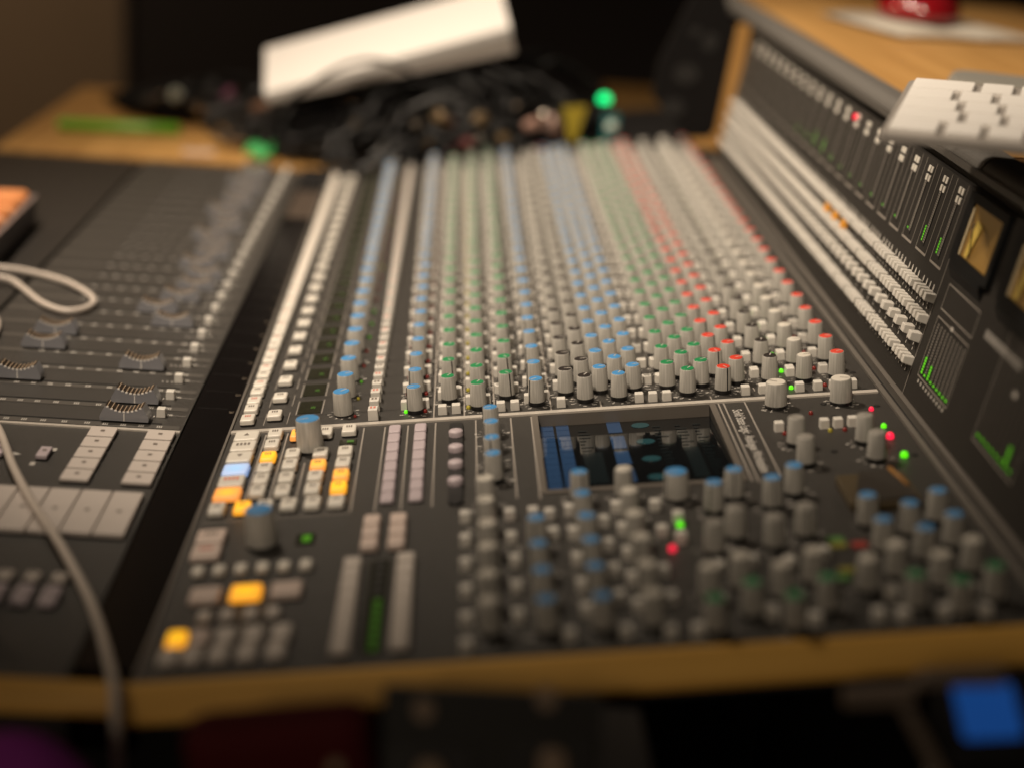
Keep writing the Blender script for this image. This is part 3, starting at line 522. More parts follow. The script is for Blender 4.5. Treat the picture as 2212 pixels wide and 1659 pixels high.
o = fpad(-0.1285, -0.1205, -0.074, -0.056, 0.004, MLIL); o['label'] = 'small lilac key'
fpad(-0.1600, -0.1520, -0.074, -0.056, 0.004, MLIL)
b = MB(); b.rect(-0.1215, -0.1185, -0.056, -0.050, 0.0006); b.rect(-0.1305, -0.1270, -0.084, -0.078, 0.0006); b.add([(-0.1475, -0.069, 0.0006), (-0.1475, -0.061, 0.0006), (-0.1405, -0.065, 0.0006)], [(0, 1, 2)]); part('printed_mark', b, MWPRT, M1)
k = put('knob', KME['n'], con, M1 @ T(-0.095, -0.325)); put('knob_cap', CME[('n', 'G')], k, M1 @ T(-0.095, -0.325))

# ------------------------------------------------------------------ meter bridge
b = MB(); Zb = 0.0005
for k in range(24):
    v = 0.04 * k
    for vv in (-0.0049, 0.0220): b.rect(0.0990, 0.1640, v + vv - 0.0004, v + vv + 0.0004, Zb)
    b.rect(0.0985, 0.1003, v - 0.0049, v + 0.0220, Zb)
b.rect(0.004, 0.1640, -0.0168, -0.0160, Zb)
def fr(x0, x1, y0, y1, t=0.0007):
    b.rect(x0, x1, y0, y0 + t, Zb); b.rect(x0, x1, y1 - t, y1, Zb); b.rect(x0, x0 + t * 1.4, y0 + t, y1 - t, Zb); b.rect(x1 - t * 1.4, x1, y0 + t, y1 - t, Zb)
fr(0.0247, 0.0717, -0.1057, -0.0331); fr(0.0769, 0.0967, -0.1057, -0.0330); fr(0.0254, 0.1100, -0.2420, -0.1636)
part('printed_line', b, MLINE, M3, 'stuff')
b = MB()
for k in range(24):
    for q in range(4):
        v = 0.04 * k - 0.0048 + 0.0088 * q
        b.add([(0.0847 + 0.0030 * math.cos(t), v + 0.0013 * math.sin(t), Zb) for t in [2 * PI * i / 8 for i in range(8)]], [tuple(range(8))])
        for w in (0.0220, 0.0385, 0.0555, 0.0715):
            if w == 0.0385 and q % 2: continue
            for z in (0, 1): b.rect(w - 0.0035 + 0.0035 * z, w - 0.0012 + 0.0035 * z, v - 0.0007 + 0.0012 * z, v + 0.0007 + 0.0012 * z, Zb)
for j in range(10): b.rect(0.0205, 0.0230, -0.1010 + 0.0068 * j, -0.0985 + 0.0068 * j, Zb)
b.rect(0.0700, 0.0730, -0.0700, -0.0650, Zb + 0.0002)
for j in range(20): b.rect(0.0845, 0.0905, -0.128 - 0.0036 * j, -0.1262 - 0.0036 * j, Zb)
b.rect(0.069, 0.073, -0.206, -0.198, Zb); b.lathe([(0.0035, Zb), (0.003, Zb + 0.0003)], 12, 0, T(0.106, -0.062)); b.lathe([(0.0035, Zb), (0.003, Zb + 0.0003)], 12, 0, T(0.1072, -0.1514))
part('scale_print', b, MWPRT, M3, 'stuff')
# routing switches
rs = []
for w, off in ((0.0787, (-0.012, -0.003, 0.006, 0.015)), (0.0622, (-0.012, -0.003, 0.006, 0.015)), (0.0470, (-0.0087, 0.0101)), (0.0287, (-0.012, -0.003, 0.006, 0.015))):
    for k in range(24):
        for q in off:
            if q + 0.04 * k < 0.886: rs.append((w, q + 0.04 * k, len(off) == 2))
rs.sort(key=lambda r: r[1]); ra = MB(); ra.rbox(0.0068, 0.0066, 0, 0.0078, 0.0006, 0.0005, 0, None, 2, 0.0012); rb = MB(); rb.rbox(0.0074, 0.0095, 0, 0.0078, 0.0006, 0.0005, 0, None, 2, 0.0012)
RAM = ra.mesh('routing_switch', [MWGR]); RBM = rb.mesh('routing_switch_wide', [MWGR]); rest = MB()
MOS = mat('switch_lit_orange', (0.6, 0.28, 0.05), 0.5, emit=(1.0, 0.35, 0.02), estr=0.3)
RAO = ra.mesh('routing_switch_orange', [MOS])
for i, (w, v, wide) in enumerate(rs):
    if i < 300:
        o = put('routing_switch', RBM if wide else RAM, con, M3 @ T(w, v))
    else: src = rb if wide else ra; rest.add(src.v, src.f, 0, T(w, v))
if rest.v: part('routing_switch', rest, MWGR, M3, 'stuff')
for v in (0.323, 0.290, 0.256):
    b = MB(); b.rbox(0.0075, 0.0042, 0, 0.006, 0.0006, 0.0005, 0, None, 2); o = part('lit_tab', b, MOS, M3 @ T(0.0700, v)); o['label'] = 'small orange lit tab between the white switches'
# meter columns and the four small square keys over each
mk = MB(); mk.rbox(0.0050, 0.0046, 0, 0.0007, 0.0004, 0.0001, 0, None, 2); MKE = mk.mesh('meter_key', [MWHT])
MUN = mat('meter_unlit', (0.26, 0.235, 0.21), 0.5); MREC = mat('meter_recess', (0.018, 0.016, 0.014), 0.7, spec=0.25)
lm = MB(); lm.box(0.1040, 0.1485, 0.0062, 0.0155, 0, 0.0004, 0)
for j in range(24): lm.rect(0.1065 + 0.00172 * j, 0.1077 + 0.00172 * j, 0.0066, 0.0088, 0.0007, 1); lm.rect(0.1065 + 0.00172 * j, 0.1077 + 0.00172 * j, 0.0094, 0.0108, 0.0007, 1)
LMM = lm.mesh('channel_meter', [MREC, MUN])
lits = {}
for k in range(24):
    for w in (0.1577, 0.1506):
        for v in (0.0034, 0.0103):
            if k < 22: put('meter_key', MKE, con, M3 @ T(w - 0.0003, v + 0.04 * k))
    m = put('channel_meter', LMM, con, M3 @ T(0, 0.04 * k)); n = 6 if k in (0, 1, 10, 11) else (1 if k < 9 else 2)
    if k < 14:
        if n not in lits:
            b = MB()
            for j in range(n): b.rect(0.1072 + 0.0021 * j, 0.1087 + 0.0021 * j, 0.0122, 0.0145, 0.0009)
            lits[n] = b.mesh('lit_segment', [LGM])
        put('lit_segment', lits[n], m, M3 @ T(0, 0.04 * k))
lbm = MB(); lbm.lathe([(0.0022, 0), (0.0020, 0.0018)], 12)
o = put('led', lbm.mesh('led_bridge', [LR]), con, M3 @ T(0.1565, 0.3291, 0.002) @ Matrix.Diagonal((1.3, 1.3, 1, 1))); o['label'] = 'red lit key above the meters'
# group meter block
b = MB(); b.box(0.0262, 0.0700, -0.1035, -0.0345, 0, 0.0004, 0)
for c in range(9):
    for j in range(18): b.rect(0.0285 + 0.0022 * j, 0.0298 + 0.0022 * j, -0.0418 - 0.0076 * c, -0.0392 - 0.0076 * c, 0.0007, 1)
gm = part('group_meter', b, [MREC, MUN], M3)
b = MB()
for c, n in enumerate((6, 1, 5, 1, 1, 1, 1, 1, 1)):
    for j in range(n): b.rect(0.0283 + 0.0022 * j, 0.0300 + 0.0022 * j, -0.0422 - 0.0076 * c, -0.0388 - 0.0076 * c, 0.0010)
part('lit_segment', b, LGM, M3, None, gm)
b = MB(); b.box(0.0262, 0.108, -0.2405, -0.165, 0, 0.0004, 0)
for c in range(8):
    for j in range(30): b.rect(0.0302 + 0.0024 * j, 0.0313 + 0.0024 * j, -0.1745 - 0.0088 * c, -0.1695 - 0.0088 * c, 0.0007, 1)
gm = part('main_meter', b, [MTRK, mat('meter_unlit_dark', (0.06, 0.05, 0.042), 0.5)], M3)
b = MB()
for c, n in enumerate((1, 1, 1, 1, 1, 1, 6, 1)):
    for j in range(n): b.rect(0.0302 + 0.0024 * j, 0.0322 + 0.0024 * j, -0.1745 - 0.0088 * c, -0.1695 - 0.0088 * c, 0.0010)
part('lit_segment', b, mat('meter_green_main', (0.1, 0.4, 0.02), 0.35, emit=(0.14, 0.75, 0.0), estr=0.17), M3, None, gm)
# two analogue needle meters in deep black housings
MVB = mat('meter_housing', (0.004, 0.0045, 0.005), 0.6, spec=0.2)
def vu(y1, y0, name):
    b = MB(); x0, x1 = 0.1125, 0.1645; h = 0.0042
    b.box(x0, x1, y1 - 0.013, y1, 0, h, 0); b.box(x0, x1, y0, y0 + 0.008, 0, h, 0); b.box(x0, x0 + 0.007, y0 + 0.008, y1 - 0.013, 0, h, 0); b.box(x1 - 0.007, x1, y0 + 0.008, y1 - 0.013, 0, h, 0)
    b.prism([(x0 - 0.012, 0.0), (x0, 0.0), (x0, h), (x0 - 0.004, h)], y0 + 0.010, y1 - 0.004, 0)
    f = part('needle_meter', b, MVB, M3)
    b = MB(); b.box(x0 + 0.007, x1 - 0.007, y0 + 0.008, y1 - 0.013, 0.0004, 0.003); part('dial_face', b, MVU, M3, None, f)
    b = MB(); cx = x0 + 0.004; cy = (y0 + y1) / 2 + 0.003; r0 = 0.030
    for t in range(18):
        a0 = math.radians(-48 + 96 * t / 18); a1 = math.radians(-48 + 96 * (t + 1) / 18 - 1)
        b.quad((cx + r0 * math.cos(a0), cy + r0 * math.sin(a0), 0.0036), (cx + r0 * math.cos(a1), cy + r0 * math.sin(a1), 0.0036), (cx + (r0 + 0.001) * math.cos(a1), cy + (r0 + 0.001) * math.sin(a1), 0.0036), (cx + (r0 + 0.001) * math.cos(a0), cy + (r0 + 0.001) * math.sin(a0), 0.0036))
    part('dial_scale', b, MBLK, M3, None, f)
    b = MB(); b.tube([(cx + 0.006, cy, 0.0046), (cx + 0.034, cy + 0.017, 0.0046)], 0.0004, 6); part('needle', b, MBLK, M3, None, f)
    b = MB(); b.box(x0 + 0.007, x1 - 0.010, y1 - 0.0175, y1 - 0.0132, 0.003, h - 0.0004); part('side_lining', b, mat('cream_lining', (0.55, 0.45, 0.28), 0.4), M3, None, f)
    b = MB(); b.add([(x0 + 0.008, y1 - 0.032, 0.0042), (x0 + 0.009, y1 - 0.026, 0.0042), (x0 + 0.036, y1 - 0.030, 0.0042), (x0 + 0.034, y1 - 0.042, 0.0042)], [(0, 1, 2, 3)]); part('dial_card', b, MVUY, M3, None, f)
vu(-0.0235, -0.1065, 'a'); vu(-0.130, -0.213, 'b')

# ------------------------------------------------------------------ things on the console
# white keyboard lying over the padded edge
kb = put('computer_keyboard', None, None, T(0.49, -0.06, 0.2835)); tag(kb, 'white keyboard with flat square keys lying across the padded edge of the bridge', 'keyboard')
ex = Vector((0.92778, -0.37115, 0.0384)).normalized(); ey = Vector((0.36515, 0.92429, 0.11117)); ey = (ey - ex * ey.dot(ex)).normalized(); ez = ex.cross(ey)
MKB = frame(ex, ey, ez, (0.42828, -0.11451, 0.2800))
b = MB(); b.rbox(0.46, 0.155, -0.0055, 0, 0.006, 0.001, 0, T(0.23, 0.0755)); obj('case', b, mat('aluminium_grey', (0.36, 0.33, 0.30), 0.45, metal=0.1), kb, MKB)
kk = MB(); kk.rbox(0.0212, 0.0268, 0, 0.0026, 0.0012, 0.0006, 0, None, 2); KKM = kk.mesh('key', [MPAP])

for r, (w0, off) in enumerate(((0.030, 0), (0.040, 0), (0.036, 0), (0.030, 0), (0.042, 0))):
    b = MB(); b.rbox(w0, 0.0268, 0, 0.0026, 0.0012, 0.0006, 0, None, 2); put('key', b.mesh('key_first', [MPAP]), kb, MKB @ T(0.005 + w0 / 2, 0.0195 + 0.0290 * r))
    x = 0.005 + w0 + 0.0056 + 0.0106
    while x < 0.445: put('key', KKM, kb, MKB @ T(x, 0.0195 + 0.0290 * r)); x += 0.0268
g = obj('cloth_pad', (lambda b: (b.rbox(0.20, 0.09, 0, 0.013, 0.02, 0.005, 0, None, 5), b)[1])(MB()), mat('felt_grey', (0.20, 0.19, 0.165), 0.9, bump=0.6, bscale=400), None, frame(Vector((0.93, -0.36, 0)).normalized(), Vector((0.36, 0.93, 0)).normalized(), Vector((0, 0, 1)), (0.712, 0.325, 0.2500)))
tag(g, 'thick grey felt pad on the wooden shelf behind the white keyboard', 'felt pad')
# papers and red mouse at the far end of the shelf
pp = put('notebook', None, None, T(0.755, 0.87, 0.2500)); tag(pp, 'open pale notebook with curled pages under the red rounded object', 'notebook')
b = MB(); b.box(-0.09, 0.10, -0.085, 0.12, 0.0006, 0.0022, 0, RZ(0.22)); obj('cover', b, mat('cover_brown', (0.20, 0.13, 0.07), 0.7), pp, T(0.755, 0.87, 0.2500))
b = MB()
for x0, h in ((-0.10, 0.016), (0.0, 0.014)):
    n = 8; vs = []
    for i in range(n + 1):
        t = i / n; x = x0 + 0.105 * t; z = 0.0045 + h * math.sin(PI * t) * 0.30
        vs += [(x, -0.09, z), (x, 0.125, z), (x, -0.09, 0.0024), (x, 0.125, 0.0024)]
    fs = []
    for i in range(n): a = 4 * i; c = a + 4; fs += [(a, c, c + 1, a + 1), (a + 2, a + 3, c + 3, c + 2), (a, a + 2, c + 2, c), (a + 1, c + 1, c + 3, a + 3)]
    b.add(vs, fs, 0, RZ(0.22), True)
obj('pages', b, mat('old_paper', (0.55, 0.50, 0.42), 0.8), pp, T(0.755, 0.87, 0.2500))
ms = put('red_mouse', None, None, T(0.745, 0.93, 0.266)); tag(ms, 'shiny dark red rounded mouse resting on the notebook', 'mouse')
def blob(mb, rx, ry, rz, n=16, mi=0, M=None, flat=0.0):
    prof = [(max(math.sin(PI * i / n), 1e-4), -math.cos(PI * i / n)) for i in range(n + 1)]
    vs = []; fs = []; seg = 24
    for r, z in prof:
        for k in range(seg): a = 2 * PI * k / seg; vs.append((rx * r * math.cos(a), ry * r * math.sin(a), rz * (z if z > -flat or flat == 0 else -flat)))
    for i in range(n):
        for k in range(seg): fs.append((i * seg + k, i * seg + (k + 1) % seg, (i + 1) * seg + (k + 1) % seg, (i + 1) * seg + k))
    mb.add(vs, fs, mi, M, True)
b = MB(); blob(b, 0.052, 0.07, 0.036, 16, 0, None, 0.25); obj('shell', b, mat('red_gloss', (0.22, 0.004, 0.008), 0.15, coat=0.8), ms, T(0.745, 0.93, 0.2700))
b = MB(); b.lathe([(0.006, -0.004), (0.008, 0), (0.006, 0.004)], 14, 0, Matrix.Rotation(PI / 2, 4, 'Y'), True, True, True); obj('wheel', b, MBLK, ms, T(0.745, 0.905, 0.3035))
# brown folded card wallet lying on the panel
cw = put('card_wallet', None, None, M2 @ T(0.446, -0.190, 0.0004)); tag(cw, 'small dark brown folded wallet lying on the panel beside the green light', 'wallet')
MW = mat('leather_brown', (0.060, 0.040, 0.014), 0.65, bump=0.4, bscale=500)
b = MB(); b.rbox(0.046, 0.050, 0, 0.005, 0.004, 0.001, 0, None, 3); obj('back', b, MW, cw, M2 @ T(0.446, -0.190, 0.0004))
b = MB(); b.add([(-0.020, -0.022, 0.0052), (0.020, -0.022, 0.0052), (0.016, 0.018, 0.009), (-0.008, 0.020, 0.0075), (-0.020, -0.022, 0.0065), (0.020, -0.022, 0.0065), (0.016, 0.018, 0.0102), (-0.008, 0.020, 0.0087)], [(0, 1, 2, 3), (7, 6, 5, 4), (0, 4, 5, 1), (1, 5, 6, 2), (2, 6, 7, 3), (3, 7, 4, 0)]); obj('flap', b, mat('leather_dark', (0.022, 0.016, 0.010), 0.6), cw, M2 @ T(0.446, -0.190, 0.0004))
b = MB(); b.tube([(0.0115, 0.018, 0.0106), (0.0175, -0.006, 0.0085)], 0.0012, 8); obj('edge_piping', b, mat('piping_orange', (0.42, 0.20, 0.045), 0.5), cw, M2 @ T(0.446, -0.190, 0.0004))
# white cable
z = 0.0046
path = spline([(-0.46, 0.41, 0.03), (-0.36, 0.398, 0.008), (-0.282, 0.396, z), (-0.252, 0.388, z), (-0.210, 0.362, z), (-0.179, 0.324, z), (-0.169, 0.298, z), (-0.174, 0.276, z), (-0.190, 0.268, z), (-0.215, 0.289, z), (-0.242, 0.330, z), (-0.262, 0.352, z + 0.002), (-0.283, 0.345, z + 0.004), (-0.278, 0.300, z + 0.006), (-0.258, 0.262, z + 0.004), (-0.234, 0.215, z), (-0.226, 0.150, z), (-0.214, 0.080, z), (-0.190, 0.010, z + 0.004), (-0.164, -0.036, z + 0.002), (-0.135, -0.107, z + 0.004), (-0.105, -0.169, z + 0.004), (-0.075, -0.225, z + 0.004), (-0.047, -0.279, z), (-0.031, -0.318, z), (-0.0165, -0.360, z), (-0.0085, -0.385, 0.004), (-0.0045, -0.402, -0.002), (-0.002, -0.410, -0.014), (-0.001, -0.412, -0.04), (-0.001, -0.412, -0.10)], 7)
b = MB(); b.tube(path, 0.0030, 10); tag(obj('white_cable', b, MCAB), 'white cable looping across the faders and hanging over the wooden edge', 'cable')
# tub of orange sticks
tb = put('plastic_tub', None, None, T(-0.335, 0.50, 0.0)); tag(tb, 'frosted grey plastic tub full of orange sticks on the blank black panel', 'tub')
TA = T(-0.339, 0.497, 0.0) @ RZ(0.04)
b = MB(); w, d, h, t = 0.090, 0.200, 0.028, 0.003
b.box(-w / 2, w / 2, -d / 2, d / 2, 0, t); b.box(-w / 2, -w / 2 + t, -d / 2, d / 2, t, h); b.box(w / 2 - t, w / 2, -d / 2, d / 2, t, h); b.box(-w / 2 + t, w / 2 - t, -d / 2, -d / 2 + t, t, h); b.box(-w / 2 + t, w / 2 - t, d / 2 - t, d / 2, t, h)
obj('tub', b, mat('frosted_plastic', (0.085, 0.07, 0.072), 0.3), tb, TA)
b = MB(); b.box(-w / 2 - 0.002, -w / 2 + t, -d / 2 - 0.002, d / 2 + 0.002, h, h + 0.003); b.box(w / 2 - t, w / 2 + 0.002, -d / 2 - 0.002, d / 2 + 0.002, h, h + 0.003); b.box(-w / 2 + t, w / 2 - t, d / 2 - t, d / 2 + 0.002, h, h + 0.003); b.box(-w / 2 + t, w / 2 - t, -d / 2 - 0.002, -d / 2 + t, h, h + 0.003); obj('rim', b, mat('rim_clear', (0.24, 0.19, 0.18), 0.3), tb, TA)
MO = mat('foam_orange', (0.70, 0.27, 0.09), 0.7, var=0.2); MO2 = mat('foam_peach', (0.72, 0.38, 0.22), 0.7, var=0.2); MY = mat('foam_yellow', (0.70, 0.50, 0.05), 0.7)
for j in range(13):
    y = -0.085 + 0.0142 * j; b = MB(); b.lathe([(0.0030, -0.039), (0.0066, -0.034), (0.0072, 0.0), (0.0066, 0.034), (0.0030, 0.039)], 12, 0, Matrix.Rotation(PI / 2, 4, 'Y'), True, True, True)
    o = obj('orange_stick', b, MO2 if j % 3 == 1 else MO, None, TA @ T(0.001, y, 0.0300 + 0.0035 * math.sin(j * 2.3)) @ RZ(0.10 + 0.05 * math.sin(j * 1.7))); tag(o, 'soft orange stick lying crosswise in the frosted plastic tub', 'stick', 'orange sticks in the plastic tub')
b = MB(); b.lathe([(0.0035, -0.03), (0.0062, -0.028), (0.0062, 0.028), (0.0035, 0.03)], 12, 0, Matrix.Rotation(PI / 2, 4, 'Y'), True, True, True); tag(obj('yellow_stick', b, MY, None, TA @ T(-0.02, 0.045, 0.0455) @ RZ(0.3)), 'soft yellow stick on top of the orange ones in the tub', 'stick')

# ------------------------------------------------------------------ far ledge: marker, notes, cables, white box
mk_ = put('green_marker', None, None, T(-0.315, 1.13, 0.012)); tag(mk_, 'bright green marker pen lying on the wooden ledge', 'marker')
A = T(-0.314, 1.130, 0.0115) @ RZ(0.10) @ Matrix.Rotation(PI / 2, 4, 'Y')
b = MB(); b.lathe([(0.006, -0.086), (0.0082, -0.084), (0.0082, 0.034)], 16, 0, None, True, True, True); obj('barrel', b, mat('marker_green', (0.14, 0.36, 0.02), 0.35), mk_, A)
b = MB(); b.lathe([(0.0086, 0.034), (0.0086, 0.080), (0.006, 0.084)], 16, 0, None, True, True, True); obj('cap', b, mat('marker_cap', (0.10, 0.28, 0.015), 0.35), mk_, A)
b = MB(); b.box(-0.021, 0.021, -0.018, 0.018, 0, 0.0012, 0, RZ(0.2)); tag(obj('paper_note', b, mat('note_beige', (0.55, 0.40, 0.30), 0.8), None, T(-0.186, 1.025, 0.0034)), 'small beige scrap of paper on the ledge below the black cables', 'paper note')
gt = MB(); n = 7
vs = []
for i in range(n):
    for j in range(n): vs.append((-0.018 + 0.006 * i, -0.012 + 0.004 * j, 0.010 + 0.006 * math.sin(i * 1.3 + j) + 0.012 * (j / (n - 1))))
gt.add(vs, [(i * n + j, (i + 1) * n + j, (i + 1) * n + j + 1, i * n + j + 1) for i in range(n - 1) for j in range(n - 1)], 0, None, True)
o = obj('green_tape', gt, mat('tape_green', (0.01, 0.30, 0.06), 0.5), None, T(-0.099, 0.985, 0.004)); tag(o, 'crumpled piece of green tape at the far end of the faders', 'tape')
sd = o.modifiers.new('thickness', 'SOLIDIFY'); sd.thickness = 0.0012
bagm = mat('nylon_black', (0.004, 0.0035, 0.0035), 0.9, spec=0.15, bump=0.5, bscale=200)
def lump(seed, rx, ry, rz, M):
    rnd = random.Random(seed); b = MB(); blob(b, rx, ry, rz, 18, 0, None, 0.6)
    ph = [rnd.uniform(0, 6) for _ in range(6)]
    b.v = [(x * (1 + 0.10 * math.sin(3 * y / ry + ph[0]) + 0.06 * math.sin(5 * z / rz + ph[1])), y * (1 + 0.08 * math.sin(3 * x / rx + ph[2])), z * (1 + 0.16 * math.sin(2.5 * x / rx + ph[3]) + 0.07 * math.sin(6 * y / ry + ph[4]))) for x, y, z in b.v]
    return obj('gear_bag', b, bagm, None, M)
tag(lump(1, 0.165, 0.085, 0.070, T(0.165, 1.10, 0.045) @ Matrix.Rotation(-0.26, 4, 'Y')), 'slumped black nylon bag under the long white box', 'bag')
tag(lump(2, 0.11, 0.05, 0.045, T(-0.03, 1.06, 0.028)), 'small black nylon bag at the foot of the cable heap', 'bag')
tag(lump(4, 0.115, 0.045, 0.033, T(-0.235, 1.27, 0.024)), 'low black bag on the far end of the wooden ledge', 'bag')
def coil(cx, cy, cz, r, turns, tilt, seed, rad, label, M0=None):
    rnd = random.Random(seed); pts = []
    N_ = turns * 26
    for i in range(N_):
        a = 2 * PI * i / 26; t = i / 26; rr = r * (1 + 0.24 * math.sin(t * 2.1 + seed) + 0.10 * math.sin(a * 2 + t * 5) + 0.02 * rnd.uniform(-1, 1))
        pts.append((rr * math.cos(a) * 1.15, rr * math.sin(a) * 0.62, 0.010 * math.sin(t * 3.3 + seed) + 0.006 * (t % 4) + 0.010 * math.sin(a * 1.5 + t * 2.7) + 0.0015 * rnd.uniform(-1, 1)))
    b = MB(); b.tube(pts, rad, 8); M = T(cx, cy, cz) @ Matrix.Rotation(tilt[0], 4, 'X') @ Matrix.Rotation(tilt[1], 4, 'Y') @ RZ(tilt[2])
    o = obj('coiled_cable', b, MBC, None, M); tag(o, label, 'cable', 'coiled black cables heaped on the far end of the console'); return o
for k_, (x, y, zz, r, n, t, lab) in enumerate((
    (0.00, 1.03, 0.060, 0.075, 9, (0.9, -0.25, 0.2), 'coil of black cable under the lower end of the white box'),
    (0.115, 1.02, 0.068, 0.085, 10, (1.0, -0.30, 0.1), 'wide coil of black cable in the middle of the heap'),
    (0.225, 1.03, 0.078, 0.080, 9, (1.05, -0.15, -0.2), 'coil of black cable beneath the raised end of the white box'),
    (0.300, 1.07, 0.105, 0.062, 8, (0.8, 0.45, -0.3), 'small coil of black cable at the right edge of the heap'),
    (-0.09, 1.10, 0.040, 0.065, 8, (0.6, 0.1, 0.3), 'loose coil of black cable beside the low black bag'),
    (0.265, 1.00, 0.062, 0.050, 7, (0.7, 0.2, 0.6), 'tight coil of black cable behind the pink plugs'),
    (0.060, 0.99, 0.040, 0.060, 8, (0.6, -0.1, 0.9), 'low coil of black cable in front of the heap'),
    (0.165, 0.985, 0.050, 0.052, 7, (0.8, 0.1, -0.5), 'small coil of black cable among the brass plugs'),
    (-0.155, 1.21, 0.032, 0.055, 6, (0.5, 0.2, 0.1), 'flat coil of black cable on the ledge left of the white box'))):
    coil(x, y, zz, r, n, t, k_ + 1, 0.0025, lab)
def loop(pts, rad, m, name, label, cat='cable', group='loose black cables hanging over the channel strips'):
    b = MB(); b.tube(spline(pts, 8), rad, 8); tag(obj(name, b, m), label, cat, group)
loop([(-0.12, 1.0, 0.02), (-0.05, 0.975, 0.10), (0.03, 0.97, 0.150), (0.10, 0.985, 0.135), (0.16, 0.98, 0.06), (0.19, 0.95, 0.033)], 0.0030, MBC, 'black_cable', 'black cable arching in front of the white box')
loop([(0.02, 0.97, 0.02), (0.09, 0.955, 0.09), (0.19, 0.965, 0.125), (0.28, 0.98, 0.10), (0.33, 1.0, 0.06)], 0.0030, MBC, 'black_cable', 'black cable curving low across the right half of the heap')
loop([(0.03, 0.95, 0.015), (0.075, 0.925, 0.030), (0.13, 0.945, 0.060), (0.20, 0.955, 0.075)], 0.0026, MBC, 'black_cable', 'thin black cable draped onto the far knobs')
# plugs at the ends of the cables
plg = mat('plug_metal', (0.36, 0.32, 0.27), 0.25, metal=1.0)
def plug(x, y, z, a, m, label, sleeve=MBLK, s=1.0):
    r = put('jack_plug', None, None, T(x, y, z)); tag(r, label, 'plug', 'cable plugs in the black heap')
    M = T(x, y, z) @ Matrix.Rotation(a[0], 4, 'X') @ Matrix.Rotation(a[1], 4, 'Y') @ Matrix.Diagonal((s, s, s, 1))
    b = MB(); b.lathe([(0.0085, 0), (0.0085, 0.020), (0.0075, 0.022)], 16, 0, None, True, True, True); obj('shell', b, m, r, M)
    b = MB(); b.lathe([(0.0080, -0.016), (0.0080, -0.0005)], 14, 0, None, True, True, True); obj('sleeve', b, sleeve, r, M)
    b = MB(); b.lathe([(0.003, 0.022), (0.003, 0.034), (0.0015, 0.038)], 10, 0, None, True, True, True); obj('tip', b, plg, r, M)
red = mat('plug_red', (0.12, 0.008, 0.008), 0.4); tan = mat('plug_tan', (0.26, 0.18, 0.10), 0.35, metal=0.4); pink = mat('plug_pink', (0.32, 0.19, 0.15), 0.5)
plug(0.108, 0.965, 0.070, (1.2, 0.2), plg, 'silver plug end at the left of the plugs in the heap')
plug(0.147, 0.965, 0.080, (1.0, -0.5), tan, 'tan brass plug end beside the silver one', red)
plug(0.190, 0.97, 0.084, (1.3, 0.3), tan, 'brass plug end in the middle of the heap')
plug(0.258, 0.97, 0.080, (1.1, 0.6), pink, 'pinkish plug end with a dark sleeve')
plug(0.294, 0.975, 0.076, (0.9, -0.4), pink, 'pale pink plug end nearest the yellow tape', red, 1.3)
plug(0.168, 0.96, 0.045, (0.5, 0.9), red, 'dark red plug end low in the heap', red)
plug(-0.245, 1.185, 0.052, (1.3, 0.2), mat('plug_mint', (0.26, 0.28, 0.24), 0.35), 'pale mint plug end on the low black bag', MBLK, 1.1)
plug(-0.203, 1.17, 0.036, (1.1, -0.4), plg, 'silver plug end in front of the low black bag', MBLK, 0.8)
plug(-0.172, 1.20, 0.050, (1.0, 0.4), mat('plug_magenta', (0.20, 0.06, 0.12), 0.5), 'magenta plug end on the low black bag', MBLK, 1.1)
plug(-0.128, 1.16, 0.044, (0.6, 1.2), mat('plug_orange', (0.26, 0.12, 0.06), 0.5), 'orange brown plug end beside the white box', MBLK, 1.1)
for x, y, zz, m, lab in ((0.075, 0.975, 0.040, plg, 'small silver plug low at the left of the heap'), (0.128, 0.960, 0.052, tan, 'small brass plug hanging under the silver one'), (0.222, 0.965, 0.062, tan, 'small tan plug between the brass and pink ones'), (0.240, 0.985, 0.100, plg, 'silver plug high in the heap under the box'), (0.030, 0.985, 0.066, plg, 'small silver plug under the middle of the white box'), (0.275, 0.965, 0.050, red, 'small red plug under the pink ones'), (-0.285, 1.20, 0.040, MBLK, 'black plug at the left end of the low black bag'), (0.345, 0.975, 0.050, tan, 'small tan plug beside the teal box')):
    plug(x, y, zz, (random.uniform(0.6, 1.5), random.uniform(-0.8, 0.8)), m, lab, MBLK, 0.75)
b = MB(); b.add([(-0.016, 0, 0.030), (0.017, 0, 0.034), (0.004, -0.004, -0.016), (-0.004, -0.004, -0.014), (-0.016, 0.004, 0.030), (0.017, 0.004, 0.034), (0.004, 0, -0.016), (-0.004, 0, -0.014)], [(0, 1, 2, 3), (7, 6, 5, 4), (0, 4, 5, 1), (1, 5, 6, 2), (2, 6, 7, 3), (3, 7, 4, 0)])
tag(obj('yellow_tape', b, mat('tape_yellow', (0.27, 0.20, 0.006), 0.5), None, T(0.318, 0.972, 0.078)), 'strip of yellow tape tapering down beside the cable plugs', 'tape')
dv = put('signal_lamp', None, None, T(0.366, 0.985, 0.052)); tag(dv, 'small teal box with a glowing green lamp at the far end', 'lamp')
b = MB(); b.rbox(0.022, 0.022, 0, 0.050, 0.003, 0.002, 0, None, 3); obj('body', b, mat('teal_plastic', (0.005, 0.10, 0.11), 0.4), dv, T(0.370, 0.985, 0.052))
b = MB(); b.lathe([(0.008, 0), (0.008, 0.006), (0.005, 0.010), (0.001, 0.011)], 16); obj('lamp', b, LEM, dv, T(0.358, 0.983, 0.1170))
b = MB(); b.lathe([(0.0035, 0.052), (0.0035, 0.066)], 10); obj('stem', b, MBLK, dv, T(0.3585, 0.983, 0.052))
